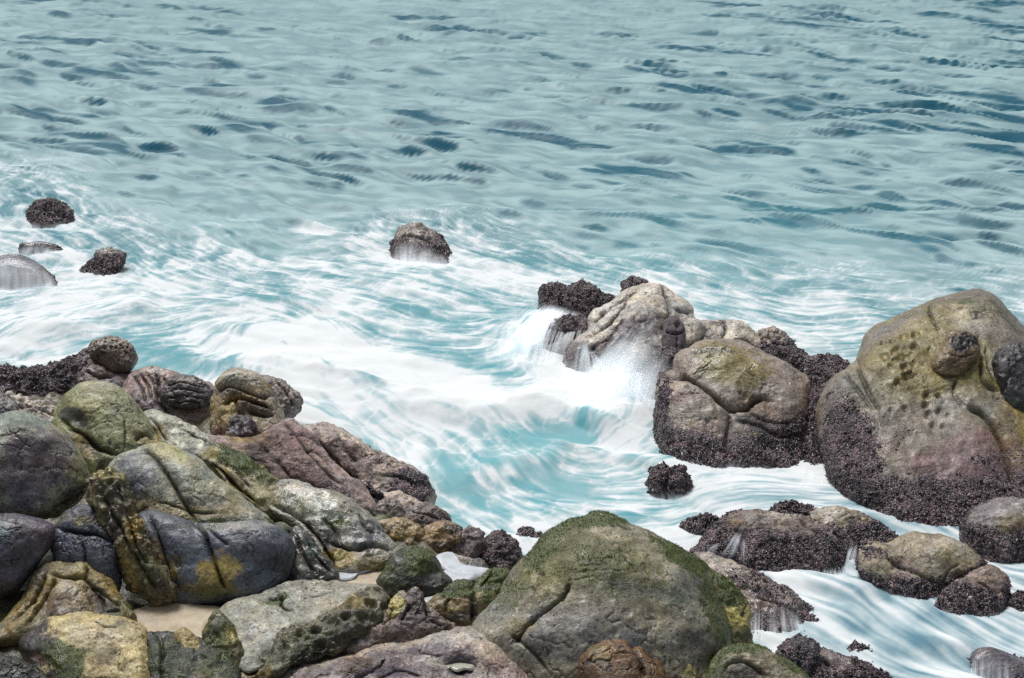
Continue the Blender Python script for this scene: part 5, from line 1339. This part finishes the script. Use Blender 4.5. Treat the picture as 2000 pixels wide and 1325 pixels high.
water("runoff", "veil of water pouring off the dark dome",
      veil([(-40,504,0),(10,498,0),(60,506,0),(104,536,0)], [(-40,580,0),(10,590,0),(66,592,0),(122,582,0)], 4, 280, 36, 14, .86, .34, hug='dome', lift=.05, seed=15, thick=.01, start=.45, endf=.10),
      veil([(-40,590,577),(60,596,580),(150,588,576)], [(-40,552,566),(60,558,568),(145,556,566)], 4, 120, 22, 12, .40, .5, seed=16, thick=.06, endf=.85, start=.4),
      veil([(42,480,0),(88,474,0),(132,496,0)], [(20,516,0),(80,518,0),(150,516,0)], 3, 160, 24, 13, .8, .35, hug='hump', lift=.04, seed=17, thick=.01, start=.4, endf=.1))
water("runoff", "thin falls pouring off the long weedy ledge",
      strands([(1444,1036,0),(1452,1040,0)], [(1408,1094,0),(1430,1102,0)], 46, 8, 2, .1, (.006,.012), (.12,.42), hug='ch_main', lift=.03, seed=18),
      strands([(1451,1048,0),(1456,1052,0)], [(1445,1106,0),(1456,1108,0)], 22, 4, 1.5, .1, (.005,.010), (.15,.45), hug='ch_main', lift=.03, seed=19),
      strands([(1662,1066,1112),(1676,1064,1112)], [(1646,1122,1120),(1670,1124,1122)], 44, 12, 2, .08, (.005,.012), (.15,.45), seed=20),
      strands([(1545,1118,1126),(1600,1110,1126),(1652,1106,1124)], [(1540,1150,1138),(1600,1146,1138),(1658,1138,1134)], 150, 4, 4, .03, (.006,.016), (.06,.26), seed=21),
      strands([(1400,1062,0),(1410,1060,0)], [(1374,1082,0),(1386,1090,0)], 24, 4, 2, .1, (.005,.012), (.1,.4), hug='ch_main', lift=.03, seed=22))
water("runoff", "water sheeting off the low wet ledge",
      veil([(1460,1180,0),(1500,1168,0),(1565,1192,0)], [(1460,1250,0),(1510,1260,0),(1575,1252,0)], 4, 280, 36, 17, .38, .5, hug='ch_flat', lift=.05, seed=23, thick=.01, start=.75, endf=.12),
      veil([(1455,1268,1260),(1520,1274,1264),(1590,1268,1262)], [(1460,1236,1250),(1520,1240,1254),(1585,1238,1252)], 3, 120, 20, 12, .38, .5, seed=24, thick=.04, endf=.85, start=.4))
water("runoff", "thin water combed over the round dark channel rock",
      veil([(1892,1282,0),(1930,1266,0),(1990,1284,0)], [(1884,1344,0),(1925,1358,0),(1990,1362,0)], 4, 260, 34, 14, .44, .42, hug='ch_veil', lift=.05, seed=25, thick=.01, start=.7, endf=.15))
water("wash", "thin white wash round the feet of the rocks",
      veil([(1262,930,922),(1400,946,932),(1560,942,928),(1650,990,974),(1750,1046,1030)], [(1276,880,908),(1400,894,918),(1560,890,914),(1655,928,954),(1745,994,1014)], 3, 300, 24, 34, .16, .5, seed=26, thick=.04, endf=.85, start=.5),
      veil([(30,462,452),(95,474,458),(160,460,450)], [(44,424,440),(95,432,444),(150,426,440)], 3, 90, 20, 10, .4, .5, seed=27, thick=.05, endf=.85, start=.4),
      veil([(130,560,548),(200,580,560),(270,578,558)], [(140,516,536),(200,528,544),(260,536,544)], 3, 90, 20, 10, .4, .5, seed=28, thick=.05, endf=.85, start=.4),
      veil([(1680,1170,1162),(1830,1228,1210),(1975,1232,1218)], [(1685,1128,1150),(1830,1180,1196),(1972,1192,1206)], 3, 200, 22, 24, .18, .5, seed=29, thick=.04, endf=.85, start=.5),
      veil([(1255,990,980),(1310,1000,986),(1362,990,980)], [(1264,952,968),(1310,958,974),(1354,952,968)], 3, 80, 18, 9, .25, .5, seed=30, thick=.03, endf=.85, start=.4))
